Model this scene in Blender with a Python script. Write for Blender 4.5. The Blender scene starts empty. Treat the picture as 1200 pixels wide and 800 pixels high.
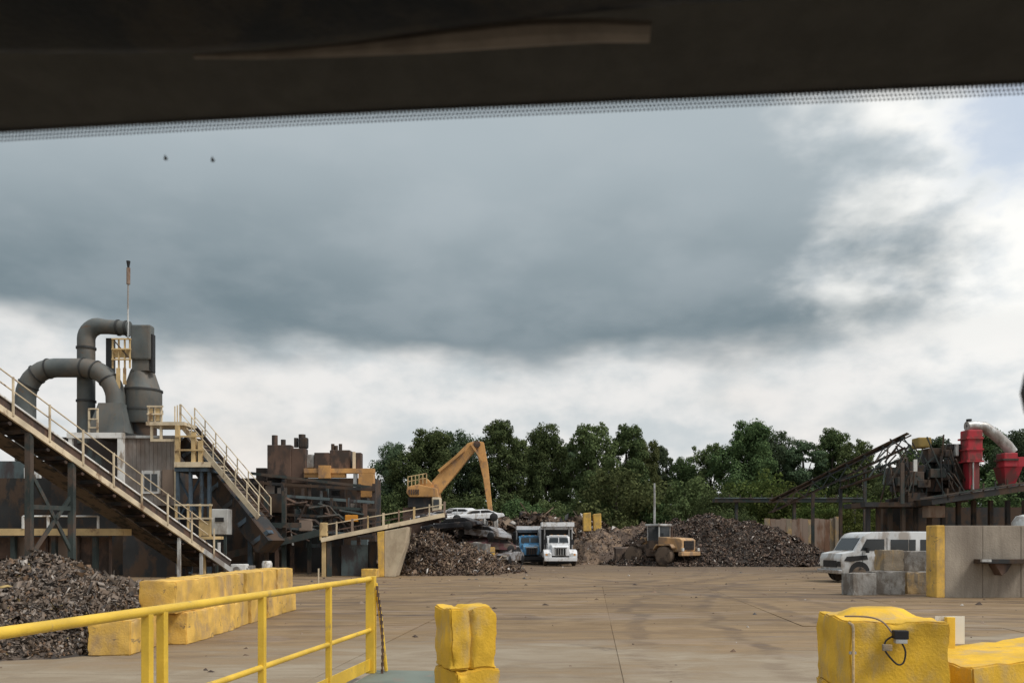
import bpy, bmesh, math, random
import numpy as np
from mathutils import Vector, Matrix, Euler, noise as mnoise
R = math.radians
scene = bpy.context.scene
C = scene.collection

# ------------------------------------------------------------------ camera
F, HX, HY, CAMZ = 950.0, 600.0, 634.0, 1.8           # focal length and horizon measured in a 1200 x 800 frame
cam_d = bpy.data.cameras.new('camera')
cam = bpy.data.objects.new('camera', cam_d); C.objects.link(cam)
cam.location = (0, 0, CAMZ); cam.rotation_euler = (R(90), 0, 0)
cam_d.sensor_fit = 'HORIZONTAL'; cam_d.sensor_width = 36.0
cam_d.lens = 36.0 * F / 1200.0
cam_d.shift_y = (HY - 400.0) / 1200.0
cam_d.clip_start = 0.02; cam_d.clip_end = 6000
cam_d.dof.use_dof = True; cam_d.dof.focus_distance = 30.0; cam_d.dof.aperture_fstop = 11.0
scene.camera = cam

# ------------------------------------------------------------------ light
SUN_AZ, SUN_EL = R(118), R(52)                        # azimuth clockwise from +Y
sd = bpy.data.lights.new('sun', 'SUN'); sd.energy = 1.5; sd.angle = R(14); sd.color = (1.0, 0.95, 0.87)
so = bpy.data.objects.new('sun', sd); C.objects.link(so)
to_sun = Vector((math.sin(SUN_AZ)*math.cos(SUN_EL), math.cos(SUN_AZ)*math.cos(SUN_EL), math.sin(SUN_EL)))
so.rotation_euler = to_sun.to_track_quat('Z', 'Y').to_euler(); so.location = (30, -20, 60)
scene.view_settings.view_transform = 'Standard'; scene.view_settings.look = 'None'
scene.view_settings.exposure = 0.62; scene.view_settings.gamma = 1.0
EXPO = 2.0 ** scene.view_settings.exposure

class NT:
    """small helper for node trees"""
    def __init__(s, tree): s.t = tree
    def n(s, typ, **kw):
        nd = s.t.nodes.new(typ)
        for k, v in kw.items(): setattr(nd, k, v)
        return nd
    def link(s, a, b): s.t.links.new(a, b)
    def put(s, sock, v):
        if isinstance(v, (int, float)): sock.default_value = v
        elif isinstance(v, (tuple, list)): sock.default_value = tuple(v) + ((1.0,) if len(v) == 3 and len(sock.default_value) == 4 else ())
        else: s.link(v, sock)
    def m(s, op, a, b=0.0, c=None, clamp=False):
        nd = s.n('ShaderNodeMath', operation=op, use_clamp=clamp)
        s.put(nd.inputs[0], a); s.put(nd.inputs[1], b)
        if c is not None: s.put(nd.inputs[2], c)
        return nd.outputs[0]
    def ss(s, x, a, b, o0=0.0, o1=1.0):
        nd = s.n('ShaderNodeMapRange', interpolation_type='SMOOTHSTEP')
        s.put(nd.inputs[0], x); s.put(nd.inputs[1], a); s.put(nd.inputs[2], b); s.put(nd.inputs[3], o0); s.put(nd.inputs[4], o1)
        return nd.outputs[0]
    def mix(s, f, a, b, blend='MIX'):
        nd = s.n('ShaderNodeMix', data_type='RGBA', blend_type=blend)
        s.put(nd.inputs[0], f); s.put(nd.inputs[6], a); s.put(nd.inputs[7], b)
        return nd.outputs[2]
    def noise(s, vec, scale, detail=4.0, rough=0.55, dist=0.0):
        nd = s.n('ShaderNodeTexNoise')
        if vec is not None: s.link(vec, nd.inputs['Vector'])
        nd.inputs['Scale'].default_value = scale; nd.inputs['Detail'].default_value = detail
        nd.inputs['Roughness'].default_value = rough; nd.inputs['Distortion'].default_value = dist
        return nd.outputs['Fac']
    def scalevec(s, vec, sc, loc=(0, 0, 0)):
        nd = s.n('ShaderNodeMapping'); s.link(vec, nd.inputs[0]); nd.inputs['Scale'].default_value = sc; nd.inputs['Location'].default_value = loc
        return nd.outputs[0]

def srgb(r, g, b):
    f = lambda c: ((c/255+0.055)/1.055)**2.4 if c > 10 else c/255/12.92
    return (f(r), f(g), f(b))
def skyc(r, g, b, k=1.0): return tuple(c/EXPO*k for c in srgb(r, g, b))

world = bpy.data.worlds.new('World'); scene.world = world; world.use_nodes = True
wt = world.node_tree; wt.nodes.clear(); W = NT(wt)
tc = W.n('ShaderNodeTexCoord'); vdir = tc.outputs['Generated']
sep = W.n('ShaderNodeSeparateXYZ'); W.link(vdir, sep.inputs[0]); dx, dy, dz = sep.outputs
elv = W.m('MULTIPLY', W.m('ARCSINE', dz), 57.2958)
hor = W.m('SQRT', W.m('ADD', W.m('MULTIPLY', dx, dx), W.m('MULTIPLY', dy, dy)))
side = W.m('DIVIDE', dx, W.m('MAXIMUM', hor, 0.02))     # sine of the azimuth: +1 right, -1 left
sq = W.scalevec(vdir, (1.0, 1.0, 2.4))
nlow = W.noise(sq, 2.4, 2.0, 0.5, 0.0); nmid = W.noise(sq, 6.5, 4.0, 0.5, 0.0)
nfin = W.noise(W.scalevec(vdir, (1.0, 1.0, 1.7), (3.1, 1.7, 0.4)), 12.0, 6.0, 0.52, 0.0)
base_el = W.m('ADD', elv, W.m('ADD', W.m('MULTIPLY', W.m('SUBTRACT', nmid, 0.5), 6.5), W.m('MULTIPLY', W.m('SUBTRACT', nlow, 0.5), 5.0)))
dark = W.ss(base_el, 11.0, 14.6)
rgt = W.m('ADD', side, W.m('ADD', W.m('MULTIPLY', W.m('SUBTRACT', nmid, 0.5), 0.34), W.m('MULTIPLY', W.m('SUBTRACT', nfin, 0.5), 0.18)))
bright = W.ss(rgt, 0.32, 0.52)
# underside of the rain cloud: darkest along its lower edge, paler higher up
up = W.ss(W.m('ADD', elv, W.m('MULTIPLY', W.m('SUBTRACT', nlow, 0.5), 14.0)), 13.5, 28.0)
ucol = W.mix(up, skyc(118, 134, 142), skyc(174, 185, 191))
ucol = W.mix(W.ss(elv, 28.0, 70.0), ucol, skyc(232, 234, 236, 1.6))  # cloud overhead, out of view, brightened to lift the light on the scene
ucol = W.mix(W.m('MULTIPLY', W.ss(W.m('ADD', W.m('MULTIPLY', nmid, .7), W.m('MULTIPLY', nfin, .3)), 0.40, 0.66), 0.26), ucol, skyc(186, 194, 199))
# pale broken cloud under it
lowc = W.mix(W.ss(nfin, 0.30, 0.66), skyc(203, 210, 213), skyc(236, 235, 233))
lowc = W.mix(W.m('MULTIPLY', W.ss(nlow, 0.5, 0.7), 0.5), lowc, skyc(244, 234, 224))
# white cloud towards the light
brc = W.mix(W.ss(nfin, 0.32, 0.62), skyc(226, 232, 236), skyc(255, 254, 250, 1.06))
col = W.mix(dark, lowc, ucol)
col = W.mix(W.m('MULTIPLY', bright, W.m('ADD', 0.45, W.m('MULTIPLY', dark, 0.5))), col, brc)
skyn = W.n('ShaderNodeTexSky', sky_type='NISHITA'); skyn.sun_disc = False; skyn.sun_elevation = SUN_EL; skyn.sun_rotation = SUN_AZ; skyn.dust_density = 2.0
nis = W.mix(1.0, skyn.outputs[0], (0.10, 0.10, 0.10), 'MULTIPLY')
hole = W.m('MULTIPLY', W.ss(W.m('ADD', side, W.m('MULTIPLY', W.m('SUBTRACT', nfin, 0.5), 0.22)), 0.46, 0.52), W.ss(W.m('ADD', elv, W.m('MULTIPLY', W.m('SUBTRACT', nfin, 0.5), 9.0)), 19.5, 22.0))
hole = W.m('MULTIPLY', hole, 0.8)
col = W.mix(hole, col, W.mix(0.45, nis, skyc(235, 243, 248)))
below = W.ss(elv, -6.0, -0.5)
col = W.mix(below, skyc(120, 112, 102), col)
bgd = W.n('ShaderNodeBackground'); W.link(col, bgd.inputs[0]); bgd.inputs[1].default_value = 1.0
wo = W.n('ShaderNodeOutputWorld'); W.link(bgd.outputs[0], wo.inputs[0])

# ------------------------------------------------------------------ measuring helpers
def P(px, py, Y): return Vector(((px-HX)/F*Y, Y, CAMZ + (HY-py)/F*Y))
def GX(px, Y): return (px-HX)/F*Y
def PZ(py, Y): return CAMZ + (HY-py)/F*Y
def GY(py): return F*CAMZ/(py-HY)
LANE = R(5.65)                                        # the weighbridge lane heads this far to the right
LH = Vector((math.sin(LANE), math.cos(LANE), 0)); LR = Vector((math.cos(LANE), -math.sin(LANE), 0))

# ------------------------------------------------------------------ materials
MATS = {}
def mat(name, col, rough=0.75, metal=0.0, var=0.25, scale=1.5, stain=None, amt=0.0, sscale=2.0, streak=1.0, bump=0.0, bscale=20.0, island=None, spec=0.35, sedge=0.12, scuff=None):
    """col with value noise, a second colour in patches (stain) and fine relief"""
    if name in MATS: return MATS[name]
    m = bpy.data.materials.new(name); m.use_nodes = True; m.node_tree.nodes.clear(); T = NT(m.node_tree)
    geo = T.n('ShaderNodeNewGeometry'); pos = geo.outputs['Position']
    if island:
        cr = T.n('ShaderNodeValToRGB'); cr.color_ramp.interpolation = 'CONSTANT'
        els = cr.color_ramp.elements
        while len(els) < len(island): els.new(0.5)
        for e, (p_, c_) in zip(els, island): e.position = p_; e.color = (*c_, 1)
        T.link(geo.outputs['Random Per Island'], cr.inputs[0]); c = cr.outputs[0]
    else:
        c = None
    nz = T.noise(pos, scale, 5.0, 0.6)
    k = T.ss(nz, 0.25, 0.75, 1.0-var, 1.0+var)
    vm = T.n('ShaderNodeVectorMath', operation='SCALE')
    T.put(vm.inputs[0], c if c is not None else tuple(col)); T.link(k, vm.inputs['Scale']); c = vm.outputs[0]
    if stain:
        nv = T.scalevec(pos, (1, 1, streak), (7.3, 2.1, 5.5))
        s = T.noise(nv, sscale, 6.0, 0.65, 0.2)
        f = T.ss(s, 0.72-amt-sedge*0.5, 0.72-amt+sedge*0.5)
        c = T.mix(f, c, stain)
    if scuff:
        sn = T.noise(T.scalevec(pos, (1, 1, 1.6), (1.3, 9.1, 2.5)), scuff[2], 8.0, 0.72, 0.6)
        c = T.mix(T.m('MULTIPLY', T.ss(sn, 0.70-scuff[1], 0.76-scuff[1]), 0.8), c, scuff[0])
    b = T.n('ShaderNodeBsdfPrincipled'); T.link(c, b.inputs['Base Color'])
    b.inputs['Metallic'].default_value = metal; b.inputs['Specular IOR Level'].default_value = spec
    T.link(T.ss(nz, 0.3, 0.7, max(0.05, rough-0.1), min(1.0, rough+0.1)), b.inputs['Roughness'])
    if bump:
        bp = T.n('ShaderNodeBump'); bp.inputs['Strength'].default_value = bump; bp.inputs['Distance'].default_value = 0.02
        T.link(T.noise(pos, bscale, 5.0, 0.6), bp.inputs['Height']); T.link(bp.outputs[0], b.inputs['Normal'])
    o = T.n('ShaderNodeOutputMaterial'); T.link(b.outputs[0], o.inputs[0])
    MATS[name] = m
    return m

yellow_rail = mat('yellow rail paint', (0.66, 0.43, 0.045), 0.45, 0, 0.18, 3, (0.40, 0.27, 0.09), 0.08, 9, 0.5, 0.15, 60, spec=0.45, scuff=((0.20, 0.11, 0.05), 0.045, 9.0))
yellow_block = mat('worn yellow block paint', (0.66, 0.40, 0.035), 0.85, 0, 0.22, 2.5, (0.46, 0.33, 0.15), 0.13, 4.0, 0.6, 0.35, 45, sedge=0.3, scuff=((0.16, 0.13, 0.10), 0.075, 3.2))
yellow_pale = mat('sun-bleached yellow block paint', (0.62, 0.39, 0.09), 0.9, 0, 0.3, 1.5, (0.38, 0.26, 0.14), 0.14, 2.4, 0.6, 0.4, 35, sedge=0.3, scuff=((0.15, 0.115, 0.08), 0.10, 2.4))
cream = mat('cream steel paint', (0.56, 0.47, 0.33), 0.6, 0, 0.25, 1.2, (0.24, 0.16, 0.10), 0.10, 2.0, 0.5)
ywood = mat('mustard steel paint', (0.52, 0.38, 0.19), 0.6, 0, 0.25, 1.2, (0.24, 0.15, 0.08), 0.11, 2.0, 0.5)
white_steel = mat('white steel paint', (0.66, 0.66, 0.64), 0.55, 0, 0.15, 1.2, (0.30, 0.25, 0.2), 0.14, 2.0, 0.4)
duct_m = mat('weathered grey duct steel', (0.098, 0.112, 0.112), 0.65, 0.1, 0.3, 0.8, (0.15, 0.125, 0.10), 0.16, 0.9, 0.45, 0.3, 6, sedge=0.35, scuff=((0.13, 0.085, 0.055), 0.09, 1.6))
duct_d = mat('dark ring steel', (0.045, 0.047, 0.047), 0.6, 0.2, 0.3, 1.0)
dark_steel = mat('sooty dark steel', (0.028, 0.029, 0.030), 0.75, 0.1, 0.4, 0.7, (0.07, 0.045, 0.03), 0.22, 0.9, 0.6)
green_steel = mat('dark green grey steel', (0.035, 0.047, 0.045), 0.7, 0.1, 0.35, 0.8, (0.09, 0.065, 0.05), 0.2, 0.9, 0.6)
rust_dark = mat('dark rusted plate', (0.105, 0.066, 0.049), 0.85, 0.0, 0.4, 0.7, (0.055, 0.042, 0.036), 0.22, 1.0, 0.5)
rust_mid = mat('rusted sheet', (0.17, 0.095, 0.06), 0.9, 0.0, 0.35, 0.6, (0.25, 0.19, 0.15), 0.25, 0.8, 0.3)
orange_m = mat('faded orange machine paint', (0.52, 0.28, 0.10), 0.65, 0, 0.3, 0.7, (0.30, 0.18, 0.10), 0.16, 1.2, 0.6)
blue_steel = mat('blue grey column paint', (0.07, 0.10, 0.13), 0.65, 0.1, 0.3, 0.8, (0.04, 0.04, 0.04), 0.2, 1.2, 0.5)
grey_sheet = mat('stained grey sheet wall', (0.29, 0.265, 0.245), 0.8, 0.0, 0.25, 0.6, (0.19, 0.15, 0.125), 0.20, 0.8, 0.4, 0.3, 5, sedge=0.3)
teal_sheet = mat('teal grey sheet', (0.10, 0.13, 0.135), 0.75, 0.05, 0.3, 0.6, (0.06, 0.05, 0.05), 0.22, 0.8, 0.4)
red_m = mat('red machine paint', (0.36, 0.026, 0.038), 0.65, 0, 0.3, 0.6, (0.17, 0.05, 0.045), 0.2, 0.9, 0.5)
galv = mat('pale galvanised duct', (0.50, 0.51, 0.50), 0.45, 0.3, 0.2, 1.0, (0.28, 0.26, 0.24), 0.2, 1.2, 0.5)
concrete_w = mat('cast concrete wall', (0.34, 0.295, 0.24), 0.95, 0, 0.2, 0.7, (0.21, 0.175, 0.14), 0.20, 1.6, 0.16, 0.6, 18, sedge=0.35)
concrete_g = mat('grey concrete block', (0.26, 0.25, 0.235), 0.95, 0, 0.25, 1.5, (0.16, 0.14, 0.12), 0.22, 2.0, 0.5, 0.7, 20)
concrete_t = mat('tan stained concrete block', (0.40, 0.28, 0.14), 0.95, 0, 0.25, 1.5, (0.24, 0.20, 0.15), 0.25, 2.0, 0.5, 0.7, 20)
rubber = mat('dusty tyre rubber', (0.035, 0.031, 0.028), 0.9, 0, 0.3, 2.0, (0.12, 0.09, 0.065), 0.25, 2.5, 1.0)
mudtyre = mat('mud caked tyre', (0.075, 0.055, 0.042), 0.95, 0, 0.35, 2.0, (0.15, 0.11, 0.08), 0.25, 2.0, 1.0, 0.6, 12)
glass_d = mat('dark vehicle glass', (0.025, 0.03, 0.034), 0.12, 0, 0.1, 1.0, spec=0.6)
chrome = mat('dull chrome', (0.45, 0.45, 0.45), 0.3, 0.9, 0.1, 3)
black_p = mat('black plastic', (0.016, 0.016, 0.017), 0.6, 0, 0.2, 4)
lamp_w = mat('clear lamp lens', (0.55, 0.55, 0.52), 0.2, 0, 0.05, 4, spec=0.6)
lamp_o = mat('amber lamp lens', (0.6, 0.25, 0.03), 0.3, 0, 0.05, 4)
truck_white = mat('white truck paint', (0.70, 0.71, 0.72), 0.35, 0, 0.08, 1.0, (0.38, 0.34, 0.29), 0.12, 1.8, 0.6, spec=0.5)
truck_blue = mat('blue truck paint', (0.09, 0.27, 0.46), 0.4, 0, 0.2, 1.0, (0.10, 0.10, 0.10), 0.15, 1.8, 0.6, spec=0.5)
van_white = mat('grimy white van paint', (0.52, 0.535, 0.54), 0.4, 0, 0.15, 1.0, (0.30, 0.27, 0.24), 0.2, 1.2, 0.6, spec=0.45)
loader_y = mat('dusty loader yellow', (0.48, 0.30, 0.15), 0.8, 0, 0.25, 1.0, (0.28, 0.19, 0.12), 0.21, 1.6, 0.6)
loader_mud = mat('mud covered machine steel', (0.13, 0.092, 0.068), 0.95, 0, 0.35, 1.2, (0.06, 0.045, 0.037), 0.25, 1.8, 0.6)
bark = mat('tree bark', (0.07, 0.055, 0.045), 0.95, 0, 0.3, 1.0)
grnplate = mat('grey green deck plate', (0.15, 0.175, 0.15), 0.75, 0.1, 0.2, 2.0, (0.2, 0.18, 0.15), 0.08, 3.0)
deck_m = mat('weighbridge deck concrete', (0.30, 0.28, 0.25), 0.9, 0, 0.2, 1.0, (0.2, 0.17, 0.14), 0.25, 1.5)
dirt_m = mat('yard dirt', (0.20, 0.15, 0.11), 0.95, 0, 0.3, 0.35, (0.14, 0.105, 0.08), 0.25, 0.25, 1.0, 0.8, 6)
gravelly = mat('heap core dirt', (0.095, 0.072, 0.056), 0.95, 0, 0.4, 1.2, (0.04, 0.034, 0.03), 0.25, 2.0)
brown_core = mat('heap brown earth', (0.19, 0.132, 0.09), 0.95, 0, 0.35, 0.8, (0.09, 0.065, 0.05), 0.25, 1.0, 1.0, 0.8, 5)

frag_grey = mat('shredded steel bits', (1, 1, 1), 0.6, 0.1, 0.3, 1.0, island=[(0, (0.042, 0.033, 0.027)), (0.14, (0.100, 0.074, 0.055)), (0.36, (0.145, 0.108, 0.080)), (0.58, (0.19, 0.148, 0.115)), (0.73, (0.16, 0.10, 0.06)), (0.84, (0.24, 0.20, 0.165)), (0.965, (0.42, 0.38, 0.34)), (0.985, (0.34, 0.25, 0.10))])
frag_brown = mat('rusty scrap bits', (1, 1, 1), 0.75, 0.05, 0.3, 1.0, island=[(0, (0.055, 0.038, 0.029)), (0.24, (0.115, 0.075, 0.050)), (0.52, (0.17, 0.115, 0.078)), (0.76, (0.23, 0.17, 0.12)), (0.91, (0.075, 0.072, 0.072)), (0.97, (0.42, 0.39, 0.36))])
frag_dark = mat('dark rusty shred', (1, 1, 1), 0.75, 0.05, 0.3, 1.0, island=[(0, (0.038, 0.029, 0.025)), (0.26, (0.085, 0.057, 0.044)), (0.56, (0.128, 0.084, 0.060)), (0.80, (0.185, 0.135, 0.10)), (0.95, (0.40, 0.36, 0.32))])

def leaf_mat(name, c1, c2):
    m = bpy.data.materials.new(name); m.use_nodes = True; m.node_tree.nodes.clear(); T = NT(m.node_tree)
    geo = T.n('ShaderNodeNewGeometry')
    oi = T.n('ShaderNodeObjectInfo')
    f = T.m('ADD', T.m('MULTIPLY', geo.outputs['Random Per Island'], 0.5), T.m('MULTIPLY', T.noise(geo.outputs['Position'], 0.35, 3.0), 0.6))
    c = T.mix(T.ss(f, 0.2, 0.9), c1, c2)
    hv = T.n('ShaderNodeHueSaturation'); T.link(c, hv.inputs['Color'])
    T.link(T.ss(oi.outputs['Random'], 0, 1, 0.475, 0.515), hv.inputs['Hue']); T.link(T.ss(oi.outputs['Random'], 0, 1, 0.8, 1.15), hv.inputs['Value'])
    d = T.n('ShaderNodeBsdfDiffuse'); tr = T.n('ShaderNodeBsdfTranslucent'); T.link(hv.outputs[0], d.inputs[0]); T.link(hv.outputs[0], tr.inputs[0])
    mx = T.n('ShaderNodeMixShader'); mx.inputs[0].default_value = 0.28; T.link(d.outputs[0], mx.inputs[1]); T.link(tr.outputs[0], mx.inputs[2])
    o = T.n('ShaderNodeOutputMaterial'); T.link(mx.outputs[0], o.inputs[0]); return m
leaf_a = leaf_mat('deep green leaves', (0.050, 0.080, 0.036), (0.125, 0.170, 0.070))
leaf_b = leaf_mat('blue green leaves', (0.052, 0.080, 0.048), (0.115, 0.155, 0.085))
leaf_d = leaf_mat('olive green leaves', (0.065, 0.088, 0.038), (0.145, 0.175, 0.072))
leaf_c = leaf_mat('yellow green leaves', (0.045, 0.070, 0.022), (0.12, 0.15, 0.045))

def slab_mat():
    m = bpy.data.materials.new('yard concrete under tracked mud'); m.use_nodes = True; m.node_tree.nodes.clear(); T = NT(m.node_tree)
    geo = T.n('ShaderNodeNewGeometry'); pos = geo.outputs['Position']
    sp = T.n('ShaderNodeSeparateXYZ'); T.link(pos, sp.inputs[0])
    n1 = T.noise(T.scalevec(pos, (0.16, 0.42, 1)), 1.0, 5, 0.6, 0.6)
    n2 = T.noise(T.scalevec(pos, (0.7, 1.7, 1), (4, 3, 0)), 1.0, 7, 0.68, 0.8)
    n3 = T.noise(pos, 9.0, 5, 0.65)
    n4 = T.noise(T.scalevec(pos, (0.15, 0.7, 1), (1, 8, 0)), 1.0, 6, 0.65, 1.0)
    n5 = T.noise(T.scalevec(pos, (0.22, 1.1, 1), (2, 5, 0)), 1.0, 6, 0.68, 1.2)
    conc = T.mix(T.ss(n2, 0.3, 0.7), (0.290, 0.242, 0.176), (0.220, 0.172, 0.116))
    mud = T.mix(T.ss(n2, 0.3, 0.72), (0.160, 0.106, 0.056), (0.250, 0.174, 0.096))
    mud = T.mix(T.ss(n4, 0.50, 0.68), mud, (0.095, 0.066, 0.047))
    mud = T.mix(T.m('MULTIPLY', T.ss(n5, 0.52, 0.66), 0.7), mud, (0.25, 0.19, 0.14))
    conc = T.mix(T.m('MULTIPLY', T.ss(n5, 0.5, 0.7), 0.6), conc, (0.19, 0.15, 0.115))
    mud = T.mix(T.m('MULTIPLY', T.ss(T.m('ADD', sp.outputs[1], T.m('MULTIPLY', T.m('SUBTRACT', n1, 0.5), 26.0)), 38.0, 52.0), 0.55), mud, (0.085, 0.060, 0.043))
    # pairs of tyre tracks sweeping through the yard
    wob = T.m('MULTIPLY', T.m('SUBTRACT', n1, 0.5), 2.2)
    for cx_, cy_, r_, w_ in ((-38, 22, 46, .30), (-30, 60, 44, .34), (44, 70, 52, .34), (60, 10, 57, .28), (14, -30, 62, .30), (-20, 95, 66, .36), (30, 100, 74, .4)):
        for off in (-.95, .95):
            ddx = T.m('SUBTRACT', sp.outputs[0], float(cx_)); ddy = T.m('SUBTRACT', sp.outputs[1], float(cy_))
            dd = T.m('ABSOLUTE', T.m('SUBTRACT', T.m('ADD', T.m('SQRT', T.m('ADD', T.m('MULTIPLY', ddx, ddx), T.m('MULTIPLY', ddy, ddy))), wob), r_+off))
            tf = T.m('MULTIPLY', T.ss(dd, w_, w_*.35), T.ss(n2, 0.38, 0.62))
            mud = T.mix(T.m('MULTIPLY', tf, 0.75), mud, (0.092, 0.063, 0.043) if off < 0 else (0.105, 0.072, 0.048)); conc = T.mix(T.m('MULTIPLY', tf, 0.45), conc, (0.16, 0.115, 0.078))
    oil = T.ss(T.noise(T.scalevec(pos, (.35, .6, 1), (11, 2, 0)), 1.0, 5, .6, .5), .66, .72)
    mud = T.mix(T.m('MULTIPLY', oil, .6), mud, (.07, .052, .04)); conc = T.mix(T.m('MULTIPLY', oil, .5), conc, (.11, .09, .072))
    # tyres drag mud in from the yard: less of it towards the weighbridge
    reach = T.m('ADD', T.m('MULTIPLY', sp.outputs[1], 1.0), T.m('ADD', T.m('MULTIPLY', T.m('SUBTRACT', n1, 0.5), 22.0), T.m('MULTIPLY', T.m('SUBTRACT', n2, 0.5), 10.0)))
    f = T.ss(reach, 9.5, 17.0)
    c = T.mix(f, conc, mud)
    oi = T.n('ShaderNodeObjectInfo')
    c = T.mix(1.0, c, T.mix(oi.outputs['Random'], (0.93, 0.93, 0.93), (1.05, 1.05, 1.05)), 'MULTIPLY')
    c = T.mix(T.m('MULTIPLY', T.ss(n3, 0.55, 0.8), 0.35), c, (0.13, 0.11, 0.095))
    b = T.n('ShaderNodeBsdfPrincipled'); T.link(c, b.inputs['Base Color']); b.inputs['Specular IOR Level'].default_value = 0.3
    wet = T.ss(n1, 0.56, 0.66)
    T.link(T.m('SUBTRACT', 0.9, T.m('MULTIPLY', wet, 0.35)), b.inputs['Roughness'])
    bp = T.n('ShaderNodeBump'); bp.inputs['Strength'].default_value = 0.5; bp.inputs['Distance'].default_value = 0.02
    T.link(T.m('ADD', n3, T.m('ADD', T.m('MULTIPLY', n2, 1.5), n5)), bp.inputs['Height']); T.link(bp.outputs[0], b.inputs['Normal'])
    o = T.n('ShaderNodeOutputMaterial'); T.link(b.outputs[0], o.inputs[0]); return m
slab_m = slab_mat()

# ------------------------------------------------------------------ mesh helpers
WM = {}
class MB:
    def __init__(s): s.v = []; s.f = []
    def add(s, vs, fs):
        k = len(s.v); s.v += [Vector(p) for p in vs]; s.f += [tuple(i+k for i in f) for f in fs]; return s
    def box(s, c, size, rot=None):
        hx, hy, hz = size[0]/2, size[1]/2, size[2]/2; c = Vector(c)
        vs = [Vector((x, y, z)) for z in (-hz, hz) for x, y in ((-hx, -hy), (hx, -hy), (hx, hy), (-hx, hy))]
        if rot is not None: vs = [rot @ v for v in vs]
        return s.add([c+v for v in vs], [(3, 2, 1, 0), (4, 5, 6, 7), (0, 1, 5, 4), (1, 2, 6, 5), (2, 3, 7, 6), (3, 0, 4, 7)])
    def b2(s, x0, x1, y0, y1, z0, z1): return s.box(((x0+x1)/2, (y0+y1)/2, (z0+z1)/2), (abs(x1-x0), abs(y1-y0), abs(z1-z0)))
    def pb(s, px0, py0, px1, py1, Y, dep):
        a, b = P(px0, py0, Y), P(px1, py1, Y); return s.b2(a.x, b.x, Y, Y+dep, b.z, a.z)
    def bar(s, p, q, w, h, up=Vector((0, 0, 1))):
        p, q = Vector(p), Vector(q); d = (q-p).normalized()
        if abs(d.dot(up)) > 0.98: up = Vector((0, 1, 0))
        x = d.cross(up).normalized(); z = x.cross(d)
        vs = [e + x*a*w/2 + z*b*h/2 for e in (p, q) for a, b in ((-1, -1), (1, -1), (1, 1), (-1, 1))]
        return s.add(vs, [(3, 2, 1, 0), (4, 5, 6, 7), (0, 1, 5, 4), (1, 2, 6, 5), (2, 3, 7, 6), (3, 0, 4, 7)])
    def tube(s, pts, r, n=10, cap=True):
        pts = [Vector(p) for p in pts]; rs = r if isinstance(r, (list, tuple)) else [r]*len(pts)
        k = len(s.v); d0 = (pts[1]-pts[0]).normalized()
        u = d0.cross(Vector((0, 0, 1)))
        if u.length < 0.05: u = d0.cross(Vector((0, 1, 0)))
        u.normalize()
        for i, p in enumerate(pts):
            d = (pts[min(i+1, len(pts)-1)] - pts[max(i-1, 0)]).normalized()
            u = (u - d*u.dot(d)).normalized(); w = d.cross(u)
            s.v += [p + (u*math.cos(2*math.pi*j/n) + w*math.sin(2*math.pi*j/n))*rs[i] for j in range(n)]
        for i in range(len(pts)-1):
            for j in range(n):
                a, b = k+i*n+j, k+i*n+(j+1) % n
                s.f.append((a, b, b+n, a+n))
        if cap:
            s.f.append(tuple(k+j for j in reversed(range(n)))); s.f.append(tuple(k+(len(pts)-1)*n+j for j in range(n)))
        return s
    def lathe(s, prof, n=20, c=(0, 0, 0), axis='Z'):
        k = len(s.v); c = Vector(c)
        for r_, h in prof:
            for j in range(n):
                a = 2*math.pi*j/n; x, y = r_*math.cos(a), r_*math.sin(a)
                s.v.append(c + (Vector((x, y, h)) if axis == 'Z' else Vector((h, x, y)) if axis == 'X' else Vector((y, h, x))))
        for i in range(len(prof)-1):
            for j in range(n):
                a, b = k+i*n+j, k+i*n+(j+1) % n
                s.f.append((a, b, b+n, a+n))
        s.f.append(tuple(k+j for j in reversed(range(n)))); s.f.append(tuple(k+(len(prof)-1)*n+j for j in range(n)))
        return s
    def prism(s, poly, a, b, axis='X'):
        """poly (u,v) outline pushed along axis from a to b; X: (y,z), Y: (x,z), Z: (x,y)"""
        n = len(poly)
        def pt(u, v, t): return (t, u, v) if axis == 'X' else (u, t, v) if axis == 'Y' else (u, v, t)
        vs = [pt(u, v, a) for u, v in poly] + [pt(u, v, b) for u, v in poly]
        return s.add(vs, [tuple(range(n-1, -1, -1)), tuple(range(n, 2*n))] + [(i, (i+1) % n, n+(i+1) % n, n+i) for i in range(n)])
    def frustum(s, c0, s0, c1, s1):
        vs = [(c0[0]+sx*s0[0]/2, c0[1]+sy*s0[1]/2, c0[2]) for sx, sy in ((-1, -1), (1, -1), (1, 1), (-1, 1))] + [(c1[0]+sx*s1[0]/2, c1[1]+sy*s1[1]/2, c1[2]) for sx, sy in ((-1, -1), (1, -1), (1, 1), (-1, 1))]
        return s.add(vs, [(3, 2, 1, 0), (4, 5, 6, 7), (0, 1, 5, 4), (1, 2, 6, 5), (2, 3, 7, 6), (3, 0, 4, 7)])
    def mesh(s, name, smooth=False, bevel=0.0, mtx=None):
        me = bpy.data.meshes.new(name)
        vs = [mtx @ v for v in s.v] if mtx is not None else s.v
        me.from_pydata([tuple(v) for v in vs], [], s.f)
        bm = bmesh.new(); bm.from_mesh(me)
        bmesh.ops.recalc_face_normals(bm, faces=bm.faces)
        if bevel: bmesh.ops.bevel(bm, geom=list(bm.edges), offset=bevel, segments=2, profile=0.6, affect='EDGES', clamp_overlap=True)
        bm.to_mesh(me); bm.free()
        if smooth:
            me.shade_smooth()
            me.set_sharp_from_angle(angle=R(38))
        return me
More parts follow.
